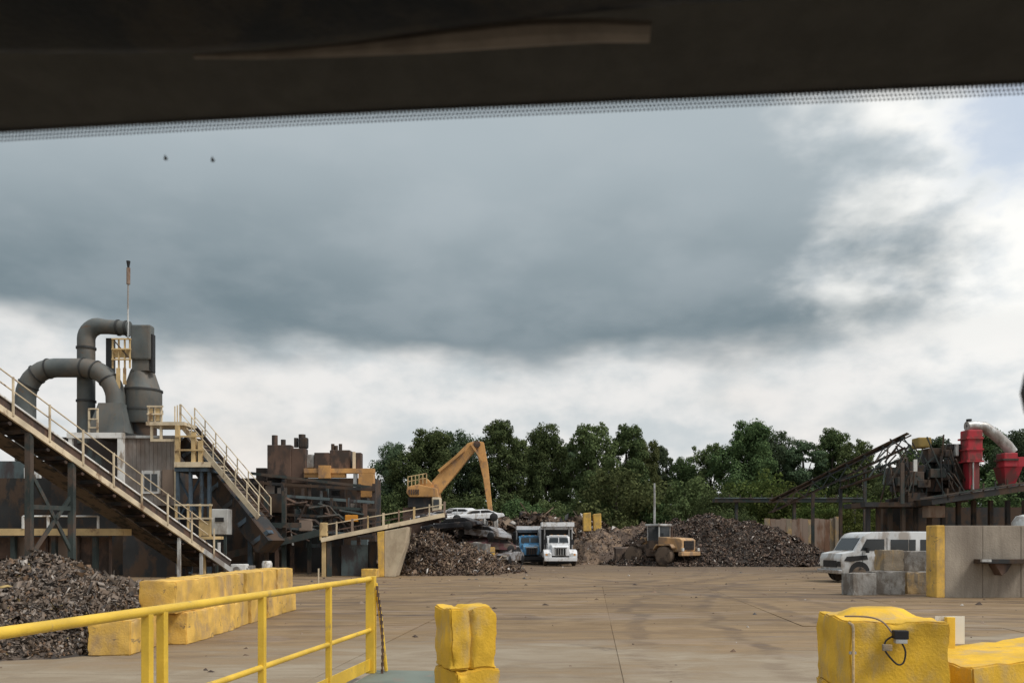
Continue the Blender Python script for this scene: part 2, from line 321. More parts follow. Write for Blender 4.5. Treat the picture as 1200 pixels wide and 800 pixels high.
    def part(s, name, m, parent=None, world=False, smooth=False, bevel=0.0):
        mtx = None
        if world and parent is not None:
            r = parent
            while r.parent: r = r.parent
            mtx = WM[r].inverted()
        me = s.mesh(name, smooth, bevel, mtx); me.materials.append(m)
        o = bpy.data.objects.new(name, me); C.objects.link(o)
        if parent is not None: o.parent = parent
        else: WM[o] = Matrix.Identity(4)
        return o

def tag(o, label=None, cat=None, group=None, kind=None):
    if label: o['label'] = label
    if cat: o['category'] = cat
    if group: o['group'] = group
    if kind: o['kind'] = kind
    return o
def thing(name, label, cat, loc=(0, 0, 0), rz=0.0, group=None):
    o = bpy.data.objects.new(name, None); C.objects.link(o); o.empty_display_size = 0.2
    o.location = loc; o.rotation_euler = (0, 0, rz); WM[o] = Matrix.Translation(Vector(loc)) @ Matrix.Rotation(rz, 4, 'Z')
    return tag(o, label, cat, group)
def put(name, me, m, parent=None, loc=(0, 0, 0), rot=(0, 0, 0), sc=(1, 1, 1)):
    """link shared mesh data as one more object"""
    if not me.materials: me.materials.append(m)
    o = bpy.data.objects.new(name, me); C.objects.link(o); o.location = loc; o.rotation_euler = rot; o.scale = sc
    if parent is not None: o.parent = parent
    return o

# ------------------------------------------------------------------ the ground
ground = MB()
NG = [-1500, -300, -120, -60, -30, 0, 30, 60, 120, 300, 1500]; NY = [-300, -50, 0, 25, 50, 75, 100, 150, 300, 800, 3000]
gv = [(x, y, -0.013) for y in NY for x in NG]
gf = [(j*len(NG)+i, j*len(NG)+i+1, (j+1)*len(NG)+i+1, (j+1)*len(NG)+i) for j in range(len(NY)-1) for i in range(len(NG)-1)]
ground.add(gv, gf)
ground_o = ground.part('ground', slab_m); tag(ground_o, 'brown dirt and concrete yard floor with muddy tyre tracks', 'ground', kind='structure')
SW, SL, GAP = 4.05, 7.4, 0.013
sm = MB(); sm.box((0, 0, -0.03), (SW-GAP, SL-GAP, 0.06)); slab_me = sm.mesh('concrete_slab', bevel=0.005); slab_me.materials.append(slab_m)
rs = random.Random(5)
for i in range(-5, 7):
    for j in range(0, 4):
        lat, fwd = 0.40 + (i+0.5)*SW, 3.0 + (j+0.5)*SL
        c = LR*lat + LH*fwd
        if abs(c.x) > 0.72*c.y + 4: continue
        put('concrete_slab', slab_me, slab_m, ground_o, (c.x, c.y, rs.uniform(-0.004, 0.004)), (rs.uniform(-.0012, .0012), rs.uniform(-.0012, .0012), -LANE))

# ------------------------------------------------------------------ heaps of shredded scrap
rng = np.random.default_rng(11)
def vnoise(x, y, s, seed):
    """smooth value noise on a grid"""
    g = np.random.default_rng(seed).random((64, 64))
    u, v = x/s + 17.3, y/s + 9.1
    i, j = np.floor(u).astype(int), np.floor(v).astype(int); fu, fv = u-i, v-j
    fu, fv = fu*fu*(3-2*fu), fv*fv*(3-2*fv)
    a, b, c_, d = g[i % 64, j % 64], g[(i+1) % 64, j % 64], g[i % 64, (j+1) % 64], g[(i+1) % 64, (j+1) % 64]
    return (a*(1-fu)+b*fu)*(1-fv) + (c_*(1-fu)+d*fu)*fv
def heap(name, label, lumps, nfrag, fmin, fmax, core, fragm, seed, rough=0.25, rod=0.15):
    """lumps: (x, y, rx, ry, h) cones run together; fragments lie all over them"""
    def H(x, y):
        h = np.full_like(x, -0.3)
        wx = x + (vnoise(x, y, 1.7, seed)-.5)*1.4; wy = y + (vnoise(x, y, 1.7, seed+1)-.5)*1.4
        for (cx, cy, rx, ry, hh) in lumps:
            r = np.sqrt(((wx-cx)/rx)**2 + ((wy-cy)/ry)**2)
            h = np.maximum(h, hh*(1-r)*np.where(r < 1, 1.0, 0.4) - 0.12*hh*np.exp(-(r/0.18)**2))
        return h + (vnoise(x, y, 0.9, seed+2)-.5)*rough + (vnoise(x, y, 0.35, seed+3)-.5)*rough*.6
    x0 = min(l[0]-l[2] for l in lumps)-.4; x1 = max(l[0]+l[2] for l in lumps)+.4
    y0 = min(l[1]-l[3] for l in lumps)-.4; y1 = max(l[1]+l[3] for l in lumps)+.4
    st = max((x1-x0), (y1-y0))/110
    nx, ny = int((x1-x0)/st)+2, int((y1-y0)/st)+2
    gx, gy = np.meshgrid(np.linspace(x0, x1, nx), np.linspace(y0, y1, ny)); gz = H(gx, gy); gz = np.maximum(gz, -0.4)
    me = bpy.data.meshes.new(name)
    me.from_pydata(np.stack([gx.ravel(), gy.ravel(), gz.ravel()], 1).tolist(), [], [(j*nx+i, j*nx+i+1, (j+1)*nx+i+1, (j+1)*nx+i) for j in range(ny-1) for i in range(nx-1)])
    me.materials.append(core); me.shade_smooth()
    o = bpy.data.objects.new(name, me); C.objects.link(o); tag(o, label, 'scrap heap')
    # fragments
    rg = np.random.default_rng(seed+50)
    x = rg.uniform(x0, x1, nfrag*3); y = rg.uniform(y0, y1, nfrag*3); z = H(x, y); k = z > 0.02; x, y, z = x[k][:nfrag], y[k][:nfrag], z[k][:nfrag]; n = len(x)
    size = fmin + (fmax-fmin)*(.55*rg.random(n)**2.5 + 1.15*rg.random(n)**22)
    L = size*rg.uniform(0.5, 1.2, n); Wd = size*rg.uniform(0.12, 0.75, n)
    ro = rg.random(n) < rod; L = np.where(ro, size*2.2, L); Wd = np.where(ro, 0.03+size*0.06, Wd)
    q = rg.normal(size=(n, 4)); q /= np.linalg.norm(q, axis=1)[:, None]
    w_, a_, b_, c_ = q.T
    Rm = np.stack([np.stack([1-2*(b_*b_+c_*c_), 2*(a_*b_-c_*w_), 2*(a_*c_+b_*w_)], 1), np.stack([2*(a_*b_+c_*w_), 1-2*(a_*a_+c_*c_), 2*(b_*c_-a_*w_)], 1), np.stack([2*(a_*c_-b_*w_), 2*(b_*c_+a_*w_), 1-2*(a_*a_+b_*b_)], 1)], 1)
    bend = rg.uniform(-0.45, 0.45, n)*size; tw = rg.uniform(-0.25, 0.25, n)*size; th = 0.06*size
    loc = np.zeros((n, 8, 3))
    for i_, (u, v) in enumerate(((-1, -1), (-1, 1), (0, 1), (0, -1), (1, -1), (1, 1))):
        loc[:, i_, 0] = u*L/2; loc[:, i_, 1] = v*Wd/2 + (tw if u == 1 else 0); loc[:, i_, 2] = (bend if u == 0 else 0) + (tw*v*.5 if u == 1 else 0)
    loc[:, 6] = loc[:, 2]; loc[:, 7] = loc[:, 3]; loc[:, 6, 2] -= th+.02; loc[:, 7, 2] -= th+.02
    pw = np.einsum('nij,nkj->nki', Rm, loc) + np.stack([x, y, z+size*0.10], 1)[:, None, :]
    pw[:, :, 2] = np.maximum(pw[:, :, 2], 0.006)
    base = (np.arange(n)*8)[:, None]
    fc = np.concatenate([base+np.array([[0, 3, 2, 1]]), base+np.array([[3, 4, 5, 2]]), base+np.array([[0, 1, 6, 7]]), base+np.array([[7, 6, 5, 4]])], 0)
    fm = bpy.data.meshes.new('scrap_fragments'); nf = len(fc)
    fm.vertices.add(n*8); fm.vertices.foreach_set('co', pw.reshape(-1).astype(np.float32))
    fm.loops.add(nf*4); fm.loops.foreach_set('vertex_index', fc.reshape(-1).astype(np.int32))
    fm.polygons.add(nf); fm.polygons.foreach_set('loop_start', (np.arange(nf)*4).astype(np.int32)); fm.polygons.foreach_set('loop_total', np.full(nf, 4, dtype=np.int32))
    fm.update(calc_edges=True); fm.materials.append(fragm)
    fo = bpy.data.objects.new('scrap_fragments', fm); C.objects.link(fo); fo.parent = o; fo['kind'] = 'stuff'
    return o
# loose bits trodden into the yard
rgk = np.random.default_rng(77); NB_ = 1500
bx_ = rgk.uniform(-26, 30, NB_); by_ = 9 + rgk.random(NB_)**0.7*52; bs_ = 0.02 + 0.09*rgk.random(NB_)**4
mbk = MB()
for x_, y_, s_ in zip(bx_, by_, bs_):
    a_ = rgk.uniform(0, 6.28); h_ = s_*rgk.uniform(.3, .9); k_ = len(mbk.v); e_ = Vector((math.cos(a_), math.sin(a_), 0))*s_; g_ = Vector((-e_.y, e_.x, 0))*rgk.uniform(.3, .9); c_ = Vector((x_, y_, 0.0))
    mbk.v += [c_-e_-g_, c_+e_-g_*.6, c_+e_*.8+g_, c_-e_*.7+g_, c_+Vector((0, 0, h_))+e_*rgk.uniform(-.4, .4)]; mbk.f += [(k_, k_+1, k_+4), (k_+1, k_+2, k_+4), (k_+2, k_+3, k_+4), (k_+3, k_, k_+4)]
tag(mbk.part('debris', frag_brown), 'small scrap bits and stones strewn over the yard floor', 'debris', kind='stuff')

heap('scrap_heap', 'low grey-brown heap of shredded metal behind the yellow railing beside the block row', [(-9.7, 16.3, 3.6, 5.0, 1.75), (-12.5, 17.5, 4.2, 5.4, 1.75), (-9.0, 18.3, 2.0, 3.2, 1.2)], 130000, 0.02, 0.16, gravelly, frag_grey, 3, 0.16)
heap('scrap_heap', 'brown heap of rusty scrap against the concrete pier under the feed conveyor', [(-4.6, 46.5, 3.3, 4.0, 2.7), (-2.6, 47.5, 3.0, 4.0, 2.0), (-6.2, 50, 4, 4, 2.6)], 44000, 0.035, 0.36, brown_core, frag_brown, 13, 0.4, 0.35)
heap('scrap_heap', 'long dark heap of shredded metal right of the wheel loader', [(15.8, 64.0, 8.4, 6.5, 4.3), (18.6, 63.5, 6.4, 6.0, 3.7), (13.0, 66, 6.0, 6.0, 3.9)], 80000, 0.04, 0.34, gravelly, frag_dark, 23, 0.5)
heap('scrap_heap', 'rust-coloured scrap heap rising behind the two dump trucks', [(3.0, 84, 8.5, 7, 5.2), (7.5, 85, 6, 7, 5.0), (-2.0, 86, 8, 7, 4.8)], 12000, 0.15, 1.3, brown_core, frag_brown, 33, 0.8, 0.2)
heap('scrap_heap', 'bare brown earth and scrap heap between white truck and wheel loader', [(7.5, 68.5, 4.6, 5, 3.2), (10.8, 70.5, 5.0, 5, 3.8)], 9000, 0.05, 0.35, brown_core, frag_brown, 43, 0.4, 0.1)
heap('scrap_heap', 'scrap heap carrying the flattened cars under the crane arm', [(-3.4, 63, 3.6, 5.0, 3.0), (-6.0, 64, 4.2, 5.5, 3.4)], 14000, 0.08, 0.7, brown_core, frag_dark, 53, 0.6, 0.2)

# ------------------------------------------------------------------ concrete blocks
def block_mesh(L, Wd, H, seed, knob=True, chip=0.012, kr=.42, ko=(0, 0), split=None):
    bm = bmesh.new(); bmesh.ops.create_cube(bm, size=1.0)
    for v in bm.verts: v.co = Vector((v.co.x*Wd, v.co.y*L, (v.co.z+0.5)*H))
    bmesh.ops.bevel(bm, geom=list(bm.edges), offset=0.013, segments=2, affect='EDGES')
    bmesh.ops.subdivide_edges(bm, edges=[e for e in bm.edges if e.calc_length() > .1], cuts=11, use_grid_fill=True)
    if knob:
        k = bmesh.ops.create_cone(bm, cap_ends=True, segments=14, radius1=min(Wd, L)*kr, radius2=min(Wd, L)*kr*.6, depth=0.07)
        for v in k['verts']: v.co += Vector((ko[0], ko[1], H+0.022))
    if split:
        for v in bm.verts:
            if abs(v.co.x-split) < .018 and (v.co.y < -L/2+.02 or v.co.z > H-.02): v.co += Vector((0, .035 if v.co.y < -L/2+.02 else 0, -.025 if v.co.z > H-.02 else 0))
            if v.co.x > split+.02 and v.co.z > H-.02: v.co.z += .015
    r = random.Random(seed)
    for v in bm.verts:
        near = (abs(abs(v.co.x)-Wd/2) < .02) + (abs(abs(v.co.y)-L/2) < .02) + (abs(v.co.z-H) < .03)
        if near >= 2 and v.co.z > .05:
            cn = mnoise.noise(v.co*6.0 + Vector((seed*7.7, 3, 1)))
            if cn > .18: v.co -= Vector((math.copysign(1, v.co.x), math.copysign(1, v.co.y), 1))*min(.022, (cn-.18)*.07)
    for v in bm.verts:
        if v.co.z > 0.002:
            v.co += mnoise.noise_vector(v.co*5.0 + Vector((seed*3.1, 0, 0)))*chip*.9 + mnoise.noise_vector(v.co*17.0 + Vector((seed*1.7, 5, 0)))*chip*.45
    bmesh.ops.recalc_face_normals(bm, faces=bm.faces)
    me = bpy.data.meshes.new('block'); bm.to_mesh(me); bm.free(); me.shade_smooth(); me.set_sharp_from_angle(angle=R(50)); return me
BL, BW, BH = 1.2, 0.66, 0.56
low_me = [block_mesh(BL-0.07, BW, BH-0.004, s, False, 0.014) for s in (1, 2, 3)]
for me in low_me: me.materials.append(yellow_pale)
top_me = [block_mesh(BL-0.06, BW, BH-0.004, s, False, 0.014) for s in (4, 5)]
for me in top_me: me.materials.append(yellow_pale)
rb = random.Random(8)
ordn = ['first', 'second', 'third', 'fourth', 'fifth', 'sixth', 'seventh']
nlow_b = 7
for i in range(nlow_b):
    y = 13.50 + i*BL - (.18 if i == 0 else 0)
    o = put('concrete_block', low_me[i % 3], yellow_pale, None, (-6.02 + (-0.36 if i == 0 else rb.uniform(-.05, .06)), y, 0.003), (0, 0, R(rb.uniform(-4, 4)) + (R(6) if i == 0 else 0)))
    lab = 'yellow concrete block at the near end of the row, nothing on top of it' if i == 0 else '%s yellow concrete block from the near end, bottom layer of the row' % ordn[i]
    tag(o, lab, 'block', 'yellow blocks in the double row by the scrap heap')
for i in range(6):
    y = 14.5 + i*BL
    o = put('concrete_block', top_me[i % 2], yellow_pale, None, (-6.10 + rb.uniform(-.04, .05), y, BH+0.002), (0, 0, R(rb.uniform(-3.5, 3.5))))
    tag(o, '%s yellow concrete block from the near end, top layer of the row' % ordn[i], 'block', 'yellow blocks in the double row by the scrap heap')

# stacked blocks that flank the end of the lane
def yblock(px, Y, z, rz, me, label):
    o = put('concrete_block', me, yellow_block, None, (GX(px, Y), Y, z), (0, 0, rz)); return tag(o, label, 'block', 'yellow blocks guarding the lane')
bm_a = block_mesh(0.52, 0.44, 0.55, 21, False, 0.018, split=-.02); bm_a.materials.append(yellow_block)
bm_b = block_mesh(0.54, 0.45, 0.64, 22, False, 0.016); bm_b.materials.append(yellow_block)
yblock(545, 7.55, 0.645, R(22), bm_a, 'worn yellow concrete block standing on another, middle of the yard beside the railing end')
yblock(547, 7.55, 0.003, R(25), bm_b, 'lower yellow concrete block at the bottom edge, under the block beside the railing end')
bm_c = block_mesh(0.95, 0.74, 0.58, 23, True, 0.020, .46, (.02, .12)); bm_c.materials.append(yellow_block)
bm_d = block_mesh(1.0, 0.78, 0.60, 24, False, 0.015); bm_d.materials.append(yellow_block)
RBX, RBY = GX(1030, 6.7), 6.72
o = yblock(1030, 6.72, 0.602, R(-6), bm_c, 'big yellow concrete block carrying a small black electrical box and cable')
o = yblock(1030, 6.72, 0.003, R(-8), bm_d, 'yellow concrete block underneath the one with the black electrical box')
bm_e = block_mesh(1.5, 0.8, 0.84, 25, False, 0.016); bm_e.materials.append(yellow_block)
o = put('concrete_block', bm_e, yellow_block, None, (4.33, 7.05, 0.02), (R(4), R(1), R(-75))); tag(o, 'low yellow concrete block cut by the bottom right corner of the picture', 'block', 'yellow blocks guarding the lane')

def smooth(pts, n=5):
    pts = [Vector(p) for p in pts]; out = []
    for i in range(len(pts)-1):
        p0, p1, p2, p3 = pts[max(i-1, 0)], pts[i], pts[i+1], pts[min(i+2, len(pts)-1)]
        for k in range(n):
            u = k/n; out.append(0.5*((2*p1) + (p2-p0)*u + (2*p0-5*p1+4*p2-p3)*u*u + (3*p1-p0-3*p2+p3)*u**3))
    return out + [pts[-1]]
# electrical box, cable and conduit on the right block
t = thing('electrical_box', 'small black electrical box with looped wires on the big yellow block', 'electrical box', (GX(1055, 6.19), 6.19, 1.03))
q = Matrix.Rotation(R(-8), 3, 'Z')
m_ = MB(); m_.box((0, 0.0, 0.06), (0.105, 0.07, 0.065), q); m_.part('housing', black_p, t, bevel=0.006)
m_ = MB(); m_.box((0.0, -0.002, 0.010), (0.085, 0.06, 0.032), q); m_.part('lens_hood', galv, t, bevel=0.004)
m_ = MB(); m_.tube(smooth([(-0.04, 0.02, 0.05), (-0.10, 0.02, 0.01), (-0.12, 0.0, -0.05), (-0.085, -0.01, -0.11), (-0.03, -0.02, -0.165), (0.015, -0.02, -0.15), (0.035, -0.01, -0.07), (0.01, 0.0, 0.0)]), 0.007, 6); m_.part('cable', black_p, t, smooth=True)
m_ = MB(); m_.tube(smooth([(-0.05, 0.03, 0.07), (-0.11, 0.05, 0.15), (-0.18, 0.14, 0.18), (-0.30, 0.3, 0.172)]), 0.007, 6); m_.part('cable', rust_mid, t, smooth=True)
m_ = MB(); m_.box((-0.10, -0.0, -0.04), (0.07, 0.03, 0.05), q); m_.part('junction_box', concrete_t, t, bevel=0.006)
t = thing('conduit_pipe', 'thin pale conduit pipe running up the face of the yellow block', 'pipe', (GX(1000, 6.18), 6.18, 0))
m_ = MB(); m_.tube([(0, 0, 0), (0, 0, 1.13), (0.004, 0.02, 1.16), (0.01, 0.10, 1.17)], 0.011, 8); m_.part('pipe', concrete_t, t, smooth=True)
m_ = MB(); m_.box((0, 0.012, 0.95), (0.05, 0.02, 0.02)); m_.part('clip', galv, t)

# sign seen from behind, on its yellow post
t = thing('sign_post', 'small white sign plate on a yellow post behind the right yellow block', 'sign', (GX(1113, 7.3), 7.3, 0))
m_ = MB(); m_.box((0, 0, 0.56), (0.075, 0.05, 1.12)); m_.part('post', yellow_rail, t, bevel=0.005)
m_ = MB(); m_.box((0.02, 0.036, 1.0), (0.265, 0.006, 0.25)); m_.part('plate', white_steel, t)

# ------------------------------------------------------------------ weighbridge deck and railing
DZ = 0.31
t = thing('weighbridge_deck', 'raised weighbridge deck with a grey-green end plate beside the railing', 'weighbridge', (0, 0, 0))
def lanebox(mb, l0, l1, f0, f1, z0, z1):
    vs = [LR*l + LH*f + Vector((0, 0, z)) for z in (z0, z1) for l, f in ((l0, f0), (l1, f0), (l1, f1), (l0, f1))]
    return mb.add(vs, [(3, 2, 1, 0), (4, 5, 6, 7), (0, 1, 5, 4), (1, 2, 6, 5), (2, 3, 7, 6), (3, 0, 4, 7)])
lanebox(MB(), -1.35, 2.2, -6, 6.3, 0.02, DZ-0.004).part('deck', deck_m, t, bevel=0.01)
lanebox(MB(), -2.95, -1.36, -6, 8.75, 0.02, DZ-0.02).part('walkway', deck_m, t, bevel=0.01)
lanebox(MB(), -2.50, -1.40, 8.3, 9.22, 0.02, DZ).part('end_plate', grnplate, t, bevel=0.01)

A0, A1 = Vector((-2.37, 3.76, 0)), Vector((-1.60, 9.2, 0)); AD = (A1-A0).normalized(); A_back = A0 - AD*4.5
t = thing('railing', 'bright yellow pipe railing along the weighbridge, ending at a square post', 'railing', tuple(A0))
UP = Vector((0, 0, 1)); TOPZ, MIDZ = 1.375, 0.80
m_ = MB(); m_.tube([A_back+UP*TOPZ, A1+UP*TOPZ], 0.030, 12); m_.part('top_rail', yellow_rail, t, True, True)
m_ = MB(); m_.tube([A_back+UP*MIDZ, A1+UP*MIDZ], 0.024, 12); m_.part('mid_rail', yellow_rail, t, True, True)
m_ = MB(); m_.bar(A_back+UP*0.41, A1+UP*0.41, 0.012, 0.13); m_.part('toe_board', yellow_rail, t, True)
for tt, kind in ((0.211, 0), (0.240, 0), (0.495, 0), (0.76, 0), (-0.06, 0), (-0.33, 0)):
    p = A0 + (A1-A0)*tt
    m_ = MB(); m_.box(p+UP*((DZ+TOPZ)/2-.01), (0.052, 0.052, TOPZ-DZ), Matrix.Rotation(-LANE, 3, 'Z')); pst = m_.part('post', yellow_rail, t, True, bevel=0.004)
    m_ = MB(); m_.box(p+UP*(DZ+0.006), (0.13, 0.13, 0.012)); m_.part('base_plate', yellow_rail, pst, True)
m_ = MB(); m_.box(A1+UP*((DZ+TOPZ+0.03)/2), (0.10, 0.10, TOPZ+0.03-DZ), Matrix.Rotation(-LANE, 3, 'Z')); m_.part('end_post', yellow_rail, t, True, bevel=0.006)
m_ = MB(); m_.tube([A1+Vector((0.05, 0.02, TOPZ-0.05)), A1+Vector((0.10, 0.05, 0.95)), A1+Vector((0.16, 0.08, 0.32))], 0.022, 8); m_.part('brace', yellow_rail, t, True, True)
# slack black and yellow chain by the end post
m_ = MB()
for k in range(26):
    f = k/25; p = A1 + Vector((0.075+0.055*f+0.03*math.sin(f*3.1), -0.04, TOPZ-0.10-0.98*f))
    m_.box(p, (0.016 if k % 2 else 0.03, 0.03 if k % 2 else 0.016, 0.045))
m_.part('chain', rust_dark, t, True)
t = thing('marker_stake', 'thin pale marker stake standing alone behind the railing', 'stake', (GX(373, 30), 30, 0))
m_ = MB(); m_.tube([(0, 0, 0), (0.01, 0, 0.8)], 0.03, 8); m_.part('stake', cream, t, smooth=True)

# ------------------------------------------------------------------ inclined conveyor on the left
def rails(t, a, b, h, n, m1, posts_from=0.0, r=0.024, mid=True, world=True):
    a, b = Vector(a), Vector(b)
    MB().tube([a+UP*h, b+UP*h], r*1.15, 8).part('top_rail', m1, t, world, True)
    if mid: MB().tube([a+UP*h*.52, b+UP*h*.52], r, 8).part('mid_rail', m1, t, world, True)
    for i in range(n+1):
        p = a + (b-a)*(i/n)
        MB().bar(p+UP*posts_from, p+UP*h, r*2.4, r*2.4).part('post', m1, t, world)
S0, S1 = P(0, 478, 27), P(238, 645, 36)
SD = S1-S0; sdh = Vector((SD.x, SD.y, 0)).normalized(); SN = Vector((sdh.y, -sdh.x, 0))      # towards the camera side
def SP(tt, off=0.0, up=0.0): return S0 + SD*tt - SN*off + UP*up
T0, T1 = -0.55, 1.19
t = thing('inclined_conveyor', 'long inclined conveyor with cream handrails climbing out of the picture over the near heap', 'conveyor', (S1.x, S1.y, 0))
MB().bar(SP(T0), SP(1.0), 0.10, 0.20).part('stringer', cream, t, True)
MB().bar(SP(1.0), SP(T1), 0.10, 0.22).part('stringer', galv, t, True)
MB().bar(SP(T0, 2.3), SP(T1, 2.3), 0.10, 0.24).part('stringer', dark_steel, t, True)
MB().bar(SP(T0, 0.05, 0.26), SP(T1, 0.05, 0.26), 0.03, 0.32).part('side_plate', rust_dark, t, True)
MB().bar(SP(T0, 0.02, 0.46), SP(T1, 0.02, 0.46), 0.09, 0.055).part('edge_angle', white_steel, t, True)
MB().bar(SP(T0, 0.50, 0.30), SP(T1, 0.50, 0.30), 0.80, 0.04).part('walkway', dark_steel, t, True)
MB().bar(SP(T0, 1.60, 0.42), SP(T1, 1.60, 0.42), 1.15, 0.05).part('belt', rubber, t, True)
MB().bar(SP(T0, 1.60, -0.25), SP(T1-.1, 1.60, -0.25), 1.05, 0.04).part('return_belt', rubber, t, True)
for k in range(22):
    tt = T0 + (T1-T0)*(k+.5)/22
    MB().tube([SP(tt, 1.05, 0.30), SP(tt, 2.15, 0.30)], 0.07, 8).part('idler_roller', rust_dark, t, True, True)
    if k % 2 == 0: MB().bar(SP(tt, 0.06, -0.02), SP(tt, 2.3, -0.02), 0.09, 0.14).part('cross_beam', dark_steel, t, True)
d_ = 1.0/6.85
for nm, hh in (('top_rail', 1.32), ('mid_rail', 0.88)):
    MB().tube([SP(T0, 0, hh), SP(1.03, 0, hh)], 0.026, 8).part(nm, cream, t, True, True)
for k in range(-3, 8):
    tt = 0.045 + k*d_
    MB().bar(SP(tt, -0.055, 0.02), SP(tt, -0.055, 1.33), 0.06, 0.06).part('post', cream, t, True)
# trestles
for tt, offs in ((0.30, (0.1, 2.2)), (0.12, (0.1, 2.2)), (-0.2, (0.1, 2.2))):
    tops = [SP(tt, o_, -0.1) for o_ in offs]
    for tp in tops: MB().bar(tp, Vector((tp.x, tp.y, 0)), 0.20, 0.20).part('leg', green_steel, t, True)
p0, p1 = SP(0.30, 0.1, -0.1), SP(0.12, 0.1, -0.1)
def foot(p, z): return Vector((p.x, p.y, z))
MB().bar(foot(p0, 3.5), foot(p1, 1.2), 0.09, 0.12).part('brace', green_steel, t, True)
MB().bar(foot(p1, 4.3), foot(p0, 1.4), 0.09, 0.12).part('brace', green_steel, t, True)
MB().bar(foot(p1, 3.0), foot(p0, 3.0), 0.10, 0.16).part('tie_beam', green_steel, t, True)
for tt in (0.86, 1.0):
    tp = SP(tt, 0.1, -0.1); MB().bar(tp, foot(tp, 0), 0.12, 0.12).part('leg', galv, t, True)
tp = SP(1.12, 0.1, 0.5); MB().bar(tp, SP(1.12, 0.1, 0.95), 0.1, 0.1).part('tail_post', white_steel, t, True)
MB().lathe([(0.28, -0.65), (0.30, 0), (0.28, 0.65)], 16, SP(T1-.02, 1.6, 0.35), 'X').part('tail_drum', rust_dark, t, True, True)

# bits lying at the foot of the conveyor
for k, (px, py, w_, h_, c_) in enumerate(((281, 672, 0.75, 0.7, white_steel), (292, 672, 0.5, 0.62, galv))):
    Y = 39.5 + k*.3
    tt_ = thing('motor_box', ['white drive motor box at the foot of the inclined conveyor', 'smaller grey gearbox beside the white drive motor box'][k], 'machine', (GX(px, Y), Y, 0))
    MB().box((0, 0, h_/2), (w_, 0.5, h_)).part('housing', c_, tt_, bevel=0.05)
    MB().tube([(0, -0.25, h_*.6), (0, -0.5, h_*.6)], h_*.25, 12).part('end_bell', galv, tt_, smooth=True)
t = thing('round_tank', 'white drum with a red band under the dark shredder steelwork', 'drum', (GX(313, 40), 40, 0))
MB().lathe([(0.22, 0), (0.25, 0.05), (0.25, 0.72), (0.20, 0.84)], 16).part('drum', white_steel, t, smooth=True)
MB().lathe([(0.256, 0.1), (0.256, 0.3)], 16).part('band', red_m, t, smooth=True)

# ------------------------------------------------------------------ low walkway and rusty bin behind the near heap
Yw = 33.0
t = thing('loading_walkway', 'mustard walkway edge with white handrails behind the scrap heap under the conveyor', 'walkway', (GX(40, Yw), Yw, 0))
MB().pb(-120, 619, 138, 627, Yw, 1.2).part('deck', ywood, t, True)
rails(t, P(27, 619, Yw), P(115, 619, Yw), 0.50, 3, white_steel, r=0.03, mid=False)
for px in (-90, 12, 60, 108): MB().pb(px, 628, px+5, 680, Yw+.2, .2).part('leg', green_steel, t, True)
t = thing('rusty_bin', 'rust-brown steel bay wall below the mustard walkway', 'bin', (GX(30, Yw+.6), Yw+.6, 0))
for k in range(7):
    x0 = -130 + k*37; MB().pb(x0, 629, x0+36.3, 690, Yw+.6+0.01*(k % 2), 0.15).part('panel', rust_mid if k % 3 else rust_dark, t, True)
for k in range(8): MB().pb(-131.5+k*37, 627.5, -129+k*37, 690, Yw+.5, 0.1).part('rib', rust_dark, t, True)

# ------------------------------------------------------------------ mill house: dark body and backing stand in for shade under the ducts, grey front
Ym = 42.0
t = thing('mill_house', 'dark mill house with a stained grey sheet front below the dust ducts', 'building', (GX(120, Ym), Ym, 0))
MB().pb(-260, 560, 144, 676, Ym+4.0, 2.0).part('dark_backing', dark_steel, t, True)  # dark sheet added for the shadowed space below the conveyor
MB().pb(60, 512, 204, 676, Ym+1.4, 2.3).part('body', dark_steel, t, True)
MB().pb(200, 560, 330, 676, Ym+3.9, 1.0).part('dark_backing', dark_steel, t, True)  # dark sheet added so the gap under the platform reads as shade
for k in range(12):
    x0 = 145 + k*5.0
    MB().pb(x0, 513, x0+4.7, 592, Ym-1.2, 0.12+0.02*(k % 2)).part('wall_sheet', grey_sheet, t, True)
MB().pb(144, 592.5, 206, 680, Ym-0.9, 2.0).part('lower_wall', dark_steel, t, True)
MB().pb(143, 510, 207, 513, Ym-1.3, 1.0).part('roof_edge', galv, t, True)
MB().pb(204, 517, 207.5, 596, Ym-1.34, 0.2).part('corner_post', cream, t, True)
MB().pb(190, 550, 203.5, 580, Ym-1.26, 0.05).part('panel', rust_mid, t, True)
w_ = MB().pb(166, 551, 187, 578, Ym-1.32, 0.1).part('window', white_steel, t, True)
MB().pb(169, 555, 175.5, 575, Ym-1.35, 0.05).part('pane', glass_d, w_, True); MB().pb(177.5, 555, 184, 575, Ym-1.35, 0.05).part('pane', glass_d, w_, True)
MB().pb(85, 512, 145, 560, Ym+0.3, 0.5).part('side_panel', teal_sheet, t, True)
t = thing('portal_frame', 'white square-tube portal frame standing in front of the grey wall', 'frame', (GX(115, Ym-2), Ym-2, 0))
MB().pb(78, 506.5, 144, 513, Ym-2.0, 0.25).part('beam', white_steel, t, True)
MB().pb(137.5, 513.2, 144, 572, Ym-1.98, 0.22).part('post', white_steel, t, True)
MB().pb(80, 513.2, 84, 600, Ym-1.97, 0.18).part('post', white_steel, t, True)

# background sheds seen through the trestle
t = thing('far_shed', 'teal-grey sheet shed seen through the conveyor trestle', 'shed', (GX(40, 52), 52, 0))
MB().pb(-120, 540, 60, 672, 50, 4).part('wall', teal_sheet, t, True)
MB().pb(28, 548, 47, 566, 49.8, 0.15).part('window', white_steel, t, True)
MB().pb(-130, 585, 48, 592, 49.7, 0.2).part('rail', rust_mid, t, True)

